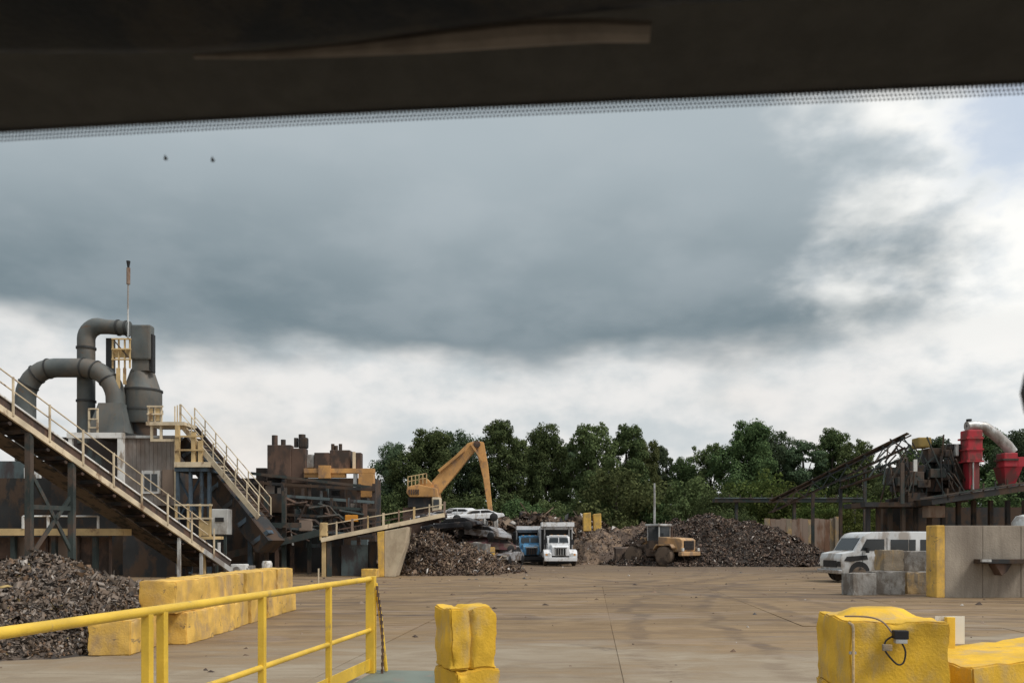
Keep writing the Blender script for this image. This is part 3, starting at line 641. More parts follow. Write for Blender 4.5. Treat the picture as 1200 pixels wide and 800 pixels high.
# ------------------------------------------------------------------ dust collector with its ducts
t = thing('dust_collector', 'grey dust collector with two looping ducts and a fan housing on the mill house', 'dust collector', (GX(130, Ym), Ym, PZ(512, Ym)))
U = Ym/F
def arc(cx, cy, r, a0, a1, n): return [(cx + r*math.cos(R(a0+(a1-a0)*i/n)), cy - r*math.sin(R(a0+(a1-a0)*i/n))) for i in range(n+1)]
pa = [(30, 540), (30, 500)] + arc(65, 466, 35, 180, 90, 7) + arc(98, 469, 38, 90, 8, 8) + [(136, 476)]
MB().tube([P(x, y, Ym-0.2) for x, y in pa], 11.0*U, 20).part('duct', duct_m, t, True, True)
for i in (4, 6, 8, 10, 12, 15):
    x, y = pa[i]; x2, y2 = pa[i+1]; p, q_ = P(x, y, Ym-.2), P(x2, y2, Ym-.2); d = (q_-p).normalized()*0.07
    MB().tube([p-d*.5, p+d*.5], 11.9*U, 20).part('flange', duct_d, t, True, True)
hx = P(135, 474, Ym-.2); hb = P(134, 509, Ym-.2)
MB().frustum((hb.x, hb.y, hb.z), (43*U, 42*U, 0), (hx.x, hx.y, hx.z), (26*U, 26*U, 0)).part('hood', duct_m, t, True)
MB().pb(111, 508, 157, 513, Ym-1.25, 2.0).part('hood_base', duct_d, t, True)
pb_ = [(101, 520), (101, 410)] + arc(117, 398, 16, 180, 95, 7) + [(126, 383), (140, 384), (152, 385)]
MB().tube([P(x, y, Ym+.6) for x, y in pb_], [10*U]*9 + [9.5*U, 8.5*U, 8.5*U, 8.5*U][:len(pb_)-9], 20).part('duct', duct_m, t, True, True)
for x, y, ax in ((101, 470, 'v'), (101, 432, 'v'), (101, 408, 'v'), (139, 384, 'h'), (149, 385, 'h')):
    p = P(x, y, Ym+.6); e = Vector((0, 0, .05)) if ax == 'v' else Vector((.05, 0, 0))
    MB().tube([p-e, p+e], 11.2*U if ax == 'v' else 9.6*U, 20).part('flange', duct_d, t, True, True)
MB().pb(124, 396, 131, 480, Ym+.9, 0.4).part('down_pipe', duct_d, t, True)
# fan housing: a drum lying on its side over a neck
fc = P(166, 400, Ym+.5)
mm = MB(); 
poly = [(14*U*math.cos(R(a)), 22*U*math.sin(R(a))) for a in range(0, 181, 15)] + [(-14*U, -22*U), (14*U, -22*U)]
MB().pb(152.5, 380, 176, 421, Ym-.1, .55).part('fan_housing', duct_m, t, True, bevel=0.09)
MB().pb(176.3, 391, 179, 436, Ym+.0, .35).part('fan_inlet', black_p, t, True, bevel=0.04)
MB().pb(154.5, 421.2, 174, 434, Ym+0.0, .6).part('neck', duct_m, t, True)
def lz(cx, prof, Y): 
    c_ = P(cx, 634, Y); return [(r_*U, CAMZ + (HY-y)/F*Y) for r_, y in prof], (c_.x, Y, 0)
pr, cc = lz(167, [(12.5, 433.5), (13.5, 436), (20, 456), (20.4, 457)], Ym+.6); MB().lathe(pr, 24, cc).part('cone', duct_m, t, True, True)
pr, cc = lz(168, [(20.9, 457.2), (20.9, 495), (19.5, 497)], Ym+.6); MB().lathe(pr, 24, cc).part('cyclone_body', duct_m, t, True, True)
for y in (458, 481): 
    pr, cc = lz(168, [(21.9, y-1), (21.9, y+1)], Ym+.6); MB().lathe(pr, 24, cc).part('ring', duct_d, t, True, True)
pr, cc = lz(168, [(15, 497.2), (15, 514)], Ym+.6); MB().lathe(pr, 20, cc).part('discharge', dark_steel, t, True, True)
# small service cage beside the fan
for px in (131, 138, 145, 151): MB().pb(px, 396, px+1.6, 431, Ym-.5, 0.08).part('cage_post', ywood, t, True)
for py in (396, 408, 420): MB().pb(130.5, py, 153, py+1.6, Ym-.6, 0.09).part('cage_rail', ywood, t, True)
MB().pb(132.5, 410, 151, 419, Ym-.4, 0.05).part('cage_panel', ywood, t, True)
MB().bar(P(132, 397, Ym-.52), P(151, 419, Ym-.52), .05, .05).part('cage_brace', rust_dark, t, True)
MB().pb(136, 431, 140, 455, Ym-.5, 0.1).part('cage_leg', ywood, t, True); MB().pb(144, 431, 147, 450, Ym-.5, 0.1).part('cage_leg', ywood, t, True)
for px in (103, 113): MB().pb(px, 478, px+1.8, 508, Ym-1.5, .08).part('ladder_rail', cream, t, True)
for py in (478, 490, 500): MB().pb(103.2, py, 114.5, py+1.5, Ym-1.53, .06).part('ladder_rung', cream, t, True)

t = thing('antenna_mast', 'thin pale mast with a reddish tip rising from the dust collector', 'mast', tuple(P(150, 384, Ym+.4)))
b_ = P(150, 396, Ym+.4); e_ = P(150.5, 306, Ym+.4)
MB().tube([b_, P(150, 350, Ym+.4), P(150.4, 318, Ym+.4)], [.05, .045, .04], 8).part('pole', galv, t, True, True)
MB().tube([P(150.4, 333, Ym+.4), P(150.5, 314, Ym+.4)], 0.10, 8).part('lamp_cage', rust_mid, t, True, True)
MB().tube([P(150.4, 314, Ym+.4), P(150.4, 306, Ym+.4)], [0.05, 0.11], 8).part('tip', black_p, t, True, True)

# ------------------------------------------------------------------ access platforms and stair
Yp = 39.8
t = thing('access_platform', 'mustard two-level access platform with handrails beside the grey wall', 'platform', (GX(215, Yp), Yp, 0))
MB().pb(171, 494, 216, 498, Yp, 1.6).part('upper_deck', cream, t, True)
for px in (173, 180.5, 188): MB().pb(px, 475, px+1.8, 494, Yp+.02, .07).part('post', cream, t, True)
for py in (475, 484): MB().pb(172, py, 191, py+1.7, Yp-.05, .06).part('rail', cream, t, True)
MB().pb(174.5, 478, 179, 493, Yp+.04, .03).part('kick_panel', ywood, t, True); MB().pb(182.5, 478, 187, 493, Yp+.04, .03).part('kick_panel', ywood, t, True)
MB().pb(176, 498.2, 178.5, 516, Yp+.1, .12).part('post', cream, t, True); MB().pb(187, 498.2, 189.5, 516, Yp+.1, .12).part('post', cream, t, True)
MB().pb(176, 514, 206, 517, Yp-.02, .15).part('lower_beam', cream, t, True)
for px, y0 in ((205, 498), (224, 506), (232, 516)): MB().pb(px, y0, px+4.5, 543, Yp-.1, .2).part('post', ywood, t, True)
for py in (510, 526): MB().pb(205, py, 238, py+2, Yp-.16, .06).part('rail', ywood, t, True)
MB().pb(204, 541, 247, 547, Yp-.2, 2.4).part('lower_deck', cream, t, True)
MB().pb(204.3, 547.2, 246, 552, Yp-.1, 2.2).part('deck_beam', blue_steel, t, True)
for px in (206, 221, 234, 243): MB().pb(px, 552.2, px+3.2, 672, Yp, .18).part('column', blue_steel, t, True)
MB().bar(P(208, 556, Yp+.3), P(236, 612, Yp+.3), .09, .09).part('brace', blue_steel, t, True); MB().bar(P(236, 556, Yp+.4), P(208, 612, Yp+.4), .09, .09).part('brace', blue_steel, t, True)

t = thing('access_stair', 'steep cream stair with open handrails descending from the upper platform', 'stair', (GX(260, 40), 40, 0))
q0, q1 = P(212, 497, 40.4), P(303, 606, 38.5); dq = q1-q0
qn = Vector((0.25, 1, 0)).normalized()
MB().bar(q0, q1, .07, .26).part('stringer', cream, t, True); MB().bar(q0+qn*1.1, q1+qn*1.1, .07, .26).part('stringer', rust_dark, t, True)
for k in range(22):
    p = q0 + dq*((k+.5)/22); MB().bar(p+qn*.04, p+qn*1.06, .24, .04).part('tread', dark_steel, t, True)
for off in (0.0, 1.1):
    for hh in (1.0, .55): MB().tube([q0+qn*off+UP*hh, q1+qn*off+UP*hh], .024, 8).part('handrail', cream, t, True, True)
    for k in range(8):
        p = q0 + dq*(k/7) + qn*off; MB().bar(p, p+UP*1.0, .05, .05).part('post', cream, t, True)
for k in range(3):
    p = q0 + Vector((-.05-.25*k, 0.3*k, 0)); MB().bar(p, p+UP*1.0, .05, .05).part('post', cream, t, True)
t = thing('conveyor_casing', 'dark enclosed conveyor casing sloping below the cream stair', 'conveyor', (GX(270, 41.8), 41.8, 0))
c0, c1 = P(222, 520, 42.2), P(318, 640, 40.6)
MB().bar(c0, c1, 1.4, 0.9).part('casing', dark_steel, t, True)
for k in range(6):
    p = c0 + (c1-c0)*((k+.5)/6); MB().bar(p-Vector((.06, 0, -.08)), p+Vector((.06, 0, -.08)), 1.5, 1.0).part('rib', blue_steel, t, True)
for k in (1, 3): 
    p = c0+(c1-c0)*(k/4); MB().bar(p, foot(p, 0), .2, .2).part('leg', blue_steel, t, True)

Yl = 36.5
t = thing('landing', 'small mustard landing with handrails at the lower end of the inclined conveyor', 'platform', (GX(228, Yl), Yl, 0))
MB().pb(204, 628, 249, 631.5, Yl, 1.4).part('deck', ywood, t, True)
for px in (205, 219, 233, 245): MB().pb(px, 590, px+2.2, 628, Yl+.05, .07).part('post', ywood, t, True)
for py in (590.5, 606): MB().pb(204.5, py, 248.5, py+2, Yl-.02, .06).part('rail', cream, t, True)
MB().pb(234.5, 610, 245, 627, Yl+.06, .03).part('kick_panel', ywood, t, True)
for px in (207, 236): MB().pb(px, 631.7, px+4, 685, Yl+.1, .15).part('leg', ywood, t, True)
t = thing('control_cabinet', 'pale grey control cabinet with a dark slot behind the small landing', 'cabinet', (GX(257, 38.2), 38.2, 0))
MB().pb(248, 596, 267, 626, 38.2, .6).part('cabinet', galv, t, True, bevel=0.03); MB().pb(252, 606, 262, 611, 38.17, .05).part('slot', black_p, t, True)
MB().pb(252, 626.2, 255, 684, 38.3, .1).part('leg', green_steel, t, True); MB().pb(262, 626.2, 265, 684, 38.3, .1).part('leg', green_steel, t, True)

# ------------------------------------------------------------------ shredder with its steelwork
Ys = 45.0
t = thing('shredder_mill', 'dark rusty shredder with hood boxes, pipes and a faded orange frame', 'shredder', (GX(370, Ys), Ys, 0))
MB().pb(313, 521, 341, 560, Ys, .6).part('hood_box', rust_dark, t, True, bevel=.04)
MB().pb(341.2, 525, 358, 566, Ys+.05, .6).part('hood_box', rust_dark, t, True, bevel=.04)
for px, y0, r_ in ((322, 510, .17), (332, 515, .14), (347, 513, .12), (354, 509, .20)):
    MB().tube([P(px, 524, Ys+.8), P(px, y0, Ys+.8)], r_, 10).part('stack_pipe', rust_dark if px < 330 else dark_steel, t, True, True)
MB().pb(349, 512, 360, 525, Ys+.6, .4).part('motor', dark_steel, t, True, bevel=.1)
MB().pb(356, 532, 368, 548, Ys+.4, .8).part('sheave_guard', galv, t, True, bevel=.05)
MB().pb(368, 530, 386, 549, Ys+.2, 1.2).part('hood_box', rust_dark, t, True, bevel=.04)
MB().pb(386.3, 527, 410, 549, Ys+.25, .9).part('hood_box', rust_dark, t, True, bevel=.04)
MB().pb(413.2, 529, 416, 549, Ys+.1, .2).part('post', cream, t, True)
MB().pb(416.2, 530, 423, 549, Ys+.3, .6).part('hood_box', rust_dark, t, True, bevel=.04)
for px in (390, 394, 399): MB().tube([P(px, 528, Ys+.9), P(px, 520+px % 3*2, Ys+.9)], .1, 8).part('stack_pipe', dark_steel, t, True, True)
MB().pb(356, 548.5, 438, 554, Ys-.2, .5).part('frame_beam', orange_m, t, True); MB().pb(356, 554.2, 404, 559, Ys-.1, .5).part('frame_beam', orange_m, t, True)
MB().pb(373, 545, 387, 560, Ys-.3, .3).part('gusset', orange_m, t, True)
MB().pb(420, 554.2, 437.5, 582, Ys-.22, .55).part('frame_leg', orange_m, t, True); MB().pb(414, 554.2, 418, 572, Ys-.1, .3).part('frame_leg', galv, t, True)
MB().pb(296, 560, 440, 674, Ys+2.4, 2).part('back_body', dark_steel, t, True)
MB().pb(300, 548, 312, 566, Ys+.6, 1).part('side_box', rust_dark, t, True)
MB().pb(311, 569, 321, 593, Ys-.4, .1).part('panel', grey_sheet, t, True); MB().pb(325, 571, 336, 593, Ys-.4, .1).part('panel', grey_sheet, t, True)
MB().pb(340, 596, 352, 612, Ys-.2, .4).part('gearbox', grey_sheet, t, True, bevel=.05)
rr = random.Random(4)
for k in range(26):
    x0 = rr.uniform(298, 430); y0 = rr.uniform(560, 606); MB().pb(x0, y0, x0+rr.uniform(2, 5), y0+rr.uniform(14, 46), Ys-1.2+rr.uniform(0, 1.2), rr.uniform(.1, .3)).part('upright', rr.choice([green_steel, teal_sheet, dark_steel, rust_dark]), t, True)
for k in range(12):
    x0 = rr.uniform(298, 420); y0 = rr.uniform(560, 628); MB().tube([P(x0, y0, Ys-1.1), P(x0+rr.uniform(10, 34), y0+rr.uniform(-6, 6), Ys-1.1), P(x0+rr.uniform(20, 40), y0+rr.uniform(5, 26), Ys-1.0)], rr.uniform(.05, .11), 6).part('pipe', rr.choice([green_steel, dark_steel, galv, rust_dark]), t, True, True)
for k, py in enumerate((556, 566, 577, 588, 600, 613)):
    MB().bar(P(294+k*3, py+rr.uniform(-2, 2), Ys-.6-.1*k), P(442-rr.uniform(0, 6), py+rr.uniform(6, 16), Ys-.6-.1*k), .14, .15).part('beam', [green_steel, dark_steel, teal_sheet][k % 3], t, True)
for px in (304, 322, 340, 360, 379, 398, 418, 436):
    MB().pb(px, 562+rr.uniform(0, 20), px+4, 674, Ys-.9+rr.uniform(0, .6), .2).part('column', [green_steel, rust_dark, dark_steel][int(px) % 3], t, True)
for k in range(9):
    x0 = 300+k*15; y0 = rr.uniform(566, 600); MB().bar(P(x0, y0, Ys-.5), P(x0+rr.uniform(12, 26), y0+rr.uniform(18, 40), Ys-.5), .10, .12).part('brace', [green_steel, rust_dark, dark_steel][k % 3], t, True)
for k in range(16):
    x0 = rr.uniform(298, 425); y0 = rr.uniform(572, 640); w_ = rr.uniform(4, 14); MB().pb(x0, y0, x0+w_, y0+rr.uniform(3, 10), Ys+rr.uniform(-.2, 1.6), rr.uniform(.3, .8)).part('machine_box', rr.choice([green_steel, rust_dark, dark_steel, grey_sheet, teal_sheet]), t, True)
MB().pb(404, 603, 419, 611, Ys-1.25, .4).part('guard', lamp_o, t, True, bevel=.05)
MB().pb(350, 608, 366, 622, Ys-1.2, .4).part('guard', rust_mid, t, True, bevel=.05)

t = thing('shredder_infeed', 'dark green steel frame of chutes between shredder and stair', 'chute', (GX(300, 42.6), 42.6, 0))
for px in (292, 309, 330): MB().pb(px, 575, px+4.5, 674, 42.4, .22).part('column', green_steel, t, True)
MB().pb(284, 612, 352, 618, 42.2, .2).part('beam', green_steel, t, True)
MB().bar(P(268, 650, 41.8), P(382, 622, 42.6), .5, .34).part('chute', green_steel, t, True)
MB().bar(P(296, 576, 42.3), P(330, 640, 42.3), .12, .14).part('brace', green_steel, t, True)
MB().pb(300, 578, 330, 600, 42.9, 1).part('hopper', dark_steel, t, True)

# ------------------------------------------------------------------ feed conveyor on its concrete pier
Yf = 41.5
t = thing('feed_conveyor', 'gently rising feed conveyor with cream edge and posts ending above the pier', 'conveyor', (GX(450, Yf), Yf, 0))
f0, f1 = P(376, 632.5, Yf), P(521, 603, Yf+1.0)
MB().bar(f0, f1, .12, .22).part('stringer', cream, t, True)
MB().bar(f0+Vector((0, 1.6, 0)), f1+Vector((0, 1.6, 0)), .12, .22).part('stringer', rust_dark, t, True)
MB().bar(f0+Vector((0, .8, .1)), f1+Vector((0, .8, .1)), 1.4, .05).part('belt', rubber, t, True)
MB().bar(f0+Vector((0, 0, .75)), f1+Vector((0, 0, .55)), .05, .05).part('top_rail', cream, t, True)
MB().bar(f0+Vector((0, 0, .36)), f1+Vector((0, 0, .30)), .05, .06).part('mid_rail', rust_dark, t, True)
for k in range(9):
    p = f0 + (f1-f0)*(k/8); MB().bar(p, p+UP*(.80-.012*k), .07 if k % 2 else .11, .08).part('post', (ywood, cream, rust_mid)[k % 3], t, True)
MB().pb(375, 612, 383, 628, Yf-.06, .3).part('head_box', ywood, t, True, bevel=.03)
for px, m2 in ((377, ywood), (383, green_steel)): MB().pb(px, 634, px+5, 676, Yf+.2, .2).part('leg', m2, t, True)
MB().pb(400, 638, 431, 674, Yf+.9, .2).part('door_panel', teal_sheet, t, True)
MB().pb(431.3, 634, 441, 674, Yf+1.0, .2).part('back_panel', dark_steel, t, True)
MB().pb(388, 640, 399.6, 674, Yf+1.1, .2).part('back_panel', dark_steel, t, True)
t = thing('concrete_pier', 'tapered concrete pier with a yellow painted edge holding up the feed conveyor', 'pier', (GX(460, Yf), Yf, 0))
def quad_prism(mb, pts, Y0, Y1):
    a = [P(x, y, Y0) for x, y in pts]; b = [Vector((p.x, Y1, p.z)) for p in a]; n = len(a)
    return mb.add(a+b, [tuple(range(n-1, -1, -1)), tuple(range(n, 2*n))] + [(i, (i+1) % n, n+(i+1) % n, n+i) for i in range(n)])
quad_prism(MB(), [(450.3, 622), (478, 617), (475, 636), (470, 652), (463, 675.5), (450.3, 675.5)], Yf-.2, Yf+1.5).part('pier', mat('pale pier concrete', (.50, .42, .30), .95, 0, .2, .8, (.33, .26, .18), .17, 1.0, .5, .5, 15, sedge=.3), t, True, bevel=.03)
quad_prism(MB(), [(442, 623), (450, 622), (450, 675.5), (443.5, 675.5)], Yf-.24, Yf+1.5).part('painted_edge', yellow_pale, t, True, bevel=.02)
t = tag(put('concrete_block', low_me[0], concrete_t, None, (GX(434, 41.0), 41.0, 0), (0, 0, R(80)), (.7, .7, .75)), 'small tan block against the foot of the concrete pier', 'block')

# two odd blocks on the centre heap
bg = block_mesh(1.5, .8, .8, 31); bg.materials.append(concrete_g)
Y = 50.5
o = put('concrete_block', bg, None, None, (GX(558, Y), Y, 0.9), (R(4), R(3), R(70))); tag(o, 'grey concrete block lying on the brown heap below the flattened cars', 'block')
by = block_mesh(.75, .6, 1.35, 32, False); by.materials.append(yellow_pale)
Y = 56.0
o = put('concrete_block', by, None, None, (GX(574, Y), Y, 0.05), (0, 0, R(12))); tag(o, 'upright yellow block left of the blue dump truck', 'block')

# ------------------------------------------------------------------ wrecked cars
def car_wreck(label, loc, rz, tilt, paint, squash=0.62, kind=0, L=4.4):
    t = thing('wrecked_car', label, 'car', loc, rz, 'flattened cars on the scrap heap'); t.rotation_euler = (tilt[0], tilt[1], rz)
    h = squash; Wd = 1.72
    body = [(-L/2, .30), (-L/2+.05, .72*h+.1), (-L/2+.9, .86*h+.12), (-.7, .90*h+.12), (1.2, .92*h+.12), (L/2-.1, .86*h+.1), (L/2, .34), (L/2-.5, .22), (-L/2+.5, .22)]
    roofz = .92*h + .12
    MB().prism(body, -Wd/2, Wd/2, 'Y').part('body', paint, t, smooth=False, bevel=.05)
    cab = [(-.85, roofz-.03), (-.25, roofz+.50*h), (1.0, roofz+.54*h), (1.75, roofz-.03)]
    MB().prism(cab, -Wd/2+.14, Wd/2-.14, 'Y').part('cabin', paint, t, bevel=.04)
    for s in (-1, 1):
        y = s*(Wd/2-.13); w1 = [(-.62, roofz+.05), (-.2, roofz+.42*h), (.35, roofz+.44*h), (.35, roofz+.05)]; w2 = [(.43, roofz+.05), (.43, roofz+.44*h), (.95, roofz+.44*h), (1.45, roofz+.05)]
        for w in (w1, w2): MB().prism(w, y-.012, y+.012, 'Y').part('window', black_p, t)
        for x in (-1.4, 1.35): MB().lathe([(.26, -.10), (.31, -.07), (.31, .07), (.26, .10)], 14, (x, s*(Wd/2-.06), .30), 'Y').part('wheel_arch', black_p, t, smooth=True)
    MB().box((-L/2+.01, 0, .55*h+.1), (.06, 1.2, .16)).part('grille', black_p, t)
    for s in (-1, 1): MB().box((-L/2, s*.66, .60*h+.1), (.05, .25, .12)).part('headlight', lamp_w, t)
    return t
silver = mat('scuffed silver paint', (.34, .34, .35), .4, .3, .2, 1.0, (.15, .12, .1), .2, 1.5)
maroon = mat('dull maroon paint', (.10, .04, .045), .5, 0, .2, 1.0, (.13, .1, .08), .2, 1.5)
blackp = mat('scratched black paint', (.022, .022, .025), .4, 0, .2, 1.0, (.1, .08, .07), .15, 1.5)
Y = 60.0
car_wreck('flattened white car on top of the car pile just left of the crane stick', tuple(P(555, 611, Y)), R(14), (R(3), R(-3)), truck_white, .52)
car_wreck('flattened black car under the white one in the car pile', tuple(P(543, 624, Y-1)), R(8), (R(-2), R(4)), blackp, .55)
car_wreck('flattened white car lowest on the left of the car pile', tuple(P(535, 608, Y+1.5)), R(-20), (R(4), R(2)), truck_white, .50, L=4.0)
car_wreck('silver crushed car hanging off the right end of the car pile', tuple(P(566, 632, Y-1.5)), R(-38), (R(-5), R(6)), silver, .6, L=3.9)
car_wreck('dull maroon crushed car at the right foot of the car pile', tuple(P(572, 646, Y-1.8)), R(35), (R(4), R(3)), maroon, .62, L=3.8)
car_wreck('silver hatchback body standing beside the blue dump truck', tuple(P(592, 660, Y-1)), R(70), (0, 0), silver, .8, L=3.6)
car_wreck('flattened silver car at the very top left of the car pile', tuple(P(514, 612, Y+1)), R(22), (R(-4), R(-2)), silver, .5, L=3.9)
car_wreck('black crushed car behind the end of the feed conveyor', tuple(P(531, 622, Y-2)), R(-12), (R(2), R(-4)), blackp, .55, L=4.2)

# ------------------------------------------------------------------ scrap crane (material handler)
Yc = 62.0
t = thing('scrap_crane', 'orange scrap crane with its raised boom and stick hanging down', 'crane', (GX(496, Yc), Yc, 0))
V = Yc/F
def plate_arm(pts, Y, dep): return quad_prism(MB(), pts, Y, Y+dep)
plate_arm([(498, 582), (507, 588), (540, 548), (561, 522), (556, 516.5), (548, 519), (526, 541), (506, 564)], Yc, .7).part('boom', orange_m, t, True, bevel=.05)
plate_arm([(558, 516), (567, 518), (572, 545), (577, 598), (572, 599), (566, 560), (560, 535)], Yc+.1, .5).part('stick', orange_m, t, True, bevel=.04)
MB().bar(P(514, 552, Yc-.15), P(544, 527, Yc-.15), .20, .20).part('hydraulic_cylinder', orange_m, t, True)
MB().bar(P(552, 520, Yc-.1), P(566, 540, Yc-.1), .16, .16).part('hydraulic_cylinder', orange_m, t, True)
MB().lathe([(.26, 0), (.26, .9)], 14, P(559, 520, Yc-.1), 'Y').part('knuckle_pin', rust_dark, t, True, True)
quad_prism(MB(), [(477, 570), (490, 567), (512, 572), (514, 582), (480, 582), (476, 577)], Yc-.4, Yc+2.2).part('superstructure', orange_m, t, True, bevel=.06)
for k in range(5): MB().pb(479+k*2.6, 573, 480.4+k*2.6, 579, Yc-.46, .08).part('louvre', rust_dark, t, True)
rails(t, P(478, 570, Yc-.3), P(500, 566, Yc-.3), .75, 5, ywood, r=.03)
quad_prism(MB(), [(489, 569), (493, 559), (500, 560), (506, 566), (505, 571)], Yc-.2, Yc+1.0).part('boom_foot', orange_m, t, True, bevel=.05)
MB().pb(506, 582.3, 516, 600, Yc-.5, 1.4).part('cab', cream, t, True, bevel=.08)
MB().pb(508, 585, 514.5, 594, Yc-.54, .06).part('cab_window', glass_d, t, True)
MB().pb(478, 582.3, 505, 594, Yc-.2, 2.4).part('turntable', dark_steel, t, True)
MB().pb(472, 594.3, 514, 668, Yc, 2.6).part('undercarriage', rust_dark, t, True)
MB().tube([P(574.5, 598, Yc+.3), P(574.5, 606, Yc+.3)], .22, 10).part('rotator', galv, t, True, True)
for k in range(4):
    a = R(90*k+35); b0 = P(574.5, 605, Yc+.3)
    MB().tube([b0, b0+Vector((math.cos(a)*.55, math.sin(a)*.55, -.25)), b0+Vector((math.cos(a)*.62, math.sin(a)*.62, -.8)), b0+Vector((math.cos(a)*.2, math.sin(a)*.2, -1.15))], [.14, .16, .12, .04], 8).part('grapple_tine', galv, t, True, True)

# ------------------------------------------------------------------ vehicles
def wheel(t, c, r, w, tyre_m, rim_m, axis='X', name='wheel', n=22):
    o = MB().lathe([(r*.60, -w/2), (r*.86, -w/2), (r*.97, -w*.40), (r, -w*.25), (r, w*.25), (r*.97, w*.40), (r*.86, w/2), (r*.60, w/2)], n, c, axis).part(name, tyre_m, t, smooth=True)
    MB().lathe([(r*.58, -w*.42), (r*.58, -w*.30), (r*.30, -w*.22), (r*.30, w*.22), (r*.58, w*.30), (r*.58, w*.42)], n, c, axis).part('rim', rim_m, o, smooth=True)
    return o
def dump_truck(label, loc, rz, paint, shield, Wd=2.45, lower=None, H=1.0):
    """faces -Y"""
    t = thing('dump_truck', label, 'truck', loc, rz, 'dump trucks parked side by side')
    MB().b2(-.48, .48, .6, 8.2, .62, .86).part('chassis', black_p, t)
    MB().prism([(-.02, .74), (.0, 1.40), (.30, 1.50), (1.55, 1.60), (1.55, .74)], -.62, .62).part('hood', paint, t, smooth=True, bevel=.07)
    g = MB().b2(-.40, .40, -.07, .0, .78, 1.30).part('grille', black_p, t)
    for k in range(5): MB().b2(-.38+k*.18, -.34+k*.18, -.10, -.065, .80, 1.28).part('bar', rust_dark if paint is truck_blue else galv, g)
    MB().b2(-.46, .46, -.06, .01, 1.31, 1.37).part('grille_trim', chrome, t)
    for s in (-1, 1):
        MB().prism([(.02, .62), (.02, .92), (.25, 1.14), (.95, 1.22), (1.45, 1.05), (1.60, .62)], s*.63, s*(Wd/2)).part('fender', paint, t, smooth=True, bevel=.06)
        MB().lathe([(.12, -.03), (.12, .02)], 14, (s*.84, .015, .84), 'Y').part('headlight', lamp_w, t, smooth=True)
        MB().b2(s*1.02-.07, s*1.02+.07, -.005, .03, .78, .90).part('indicator', lamp_o, t)
        MB().b2(s*1.05-.09, s*1.05+.09, 1.45, 1.52, 1.55, 1.95).part('mirror', black_p, t)
        MB().bar((s*.8, 1.55, 1.6), (s*1.0, 1.5, 1.6), .03, .03).part('mirror_arm', black_p, t)
        wheel(t, (s*(Wd/2-.18), .85, .50), .50, .30, rubber, galv)
        for y in (5.6, 6.95): wheel(t, (s*(Wd/2-.30), y, .52), .52, .58, rubber, galv)
    MB().b2(-Wd/2+.03, Wd/2-.03, -.16, .02, .36, .64).part('bumper', paint if paint is truck_white else black_p, t, bevel=.03)
    MB().b2(-.9, .9, -.05, .1, .22, .35).part('air_dam', black_p, t)
    cab = [(1.5, .8), (1.5, 1.64), (1.66, 2.16), (2.9, 2.24), (2.9, .8)]
    MB().prism(cab, -.84, .84).part('cab', paint, t, smooth=True, bevel=.07)
    ws = MB().add([(-.72, 1.535, 1.70), (.72, 1.535, 1.70), (.68, 1.64, 2.06), (-.68, 1.64, 2.06), (-.72, 1.48, 1.71), (.72, 1.48, 1.71), (.68, 1.585, 2.07), (-.68, 1.585, 2.07)], [(0, 3, 2, 1), (4, 5, 6, 7), (0, 1, 5, 4), (1, 2, 6, 5), (2, 3, 7, 6), (3, 0, 4, 7)]).part('windscreen', glass_d, t)
    MB().bar((0, 1.48, 1.71), (0, 1.585, 2.07), .05, .03).part('divider', paint, ws)
    for s in (-1, 1): MB().b2(s*.84-.01, s*.84+.012, 1.9, 2.75, 1.66, 2.08).part('side_window', glass_d, t)
    MB().b2(-.7, .7, 1.56, 1.68, 2.20, 2.27).part('visor', paint, t, bevel=.02)
    for x in (-.5, 0, .5): MB().box((x, 1.9, 2.27), (.14, .1, .07)).part('marker_lamp', lamp_o, t)
    MB().b2(-Wd/2+.05, Wd/2-.05, 3.25, 8.3, 1.0, 2.85*H).part('dump_body', black_p, t, bevel=.04)
    for k in range(5):
        for s in (-1, 1): MB().b2(s*(Wd/2-.05), s*(Wd/2+.02), 3.5+k*1.1, 3.62+k*1.1, 1.02, 2.8*H).part('side_rib', lower or paint, t)
    MB().prism([(2.2, 2.92*H), (2.2, 3.24*H), (3.3, 3.22*H), (3.3, 2.7*H), (3.2, 2.7*H), (3.15, 2.9*H)], -Wd/2-.02, Wd/2+.02).part('cab_shield', shield, t, bevel=.02)
    for s in (-1, 1): MB().tube([(s*.93, 3.1, .9), (s*.93, 3.1, 3.0)], .07, 10).part('exhaust_stack', chrome, t, smooth=True)
    return t
Yt = 59.0
dump_truck('white dump truck facing the yard, parked right of the blue one', (GX(657, Yt), Yt, 0), R(2), truck_white, truck_white)
Yt = 62.5
dump_truck('blue dump truck with a pale cab shield, parked left of the white one', (GX(622, Yt)+.05, Yt, 0), R(3), truck_blue, truck_white, 1.98, black_p, .93)

# wheel loader, seen from its rear left
t = thing('wheel_loader', 'dusty yellow wheel loader with mud caked tyres and a grey cab', 'loader', (GX(771, 60.5), 60.5, 0), R(180-50))
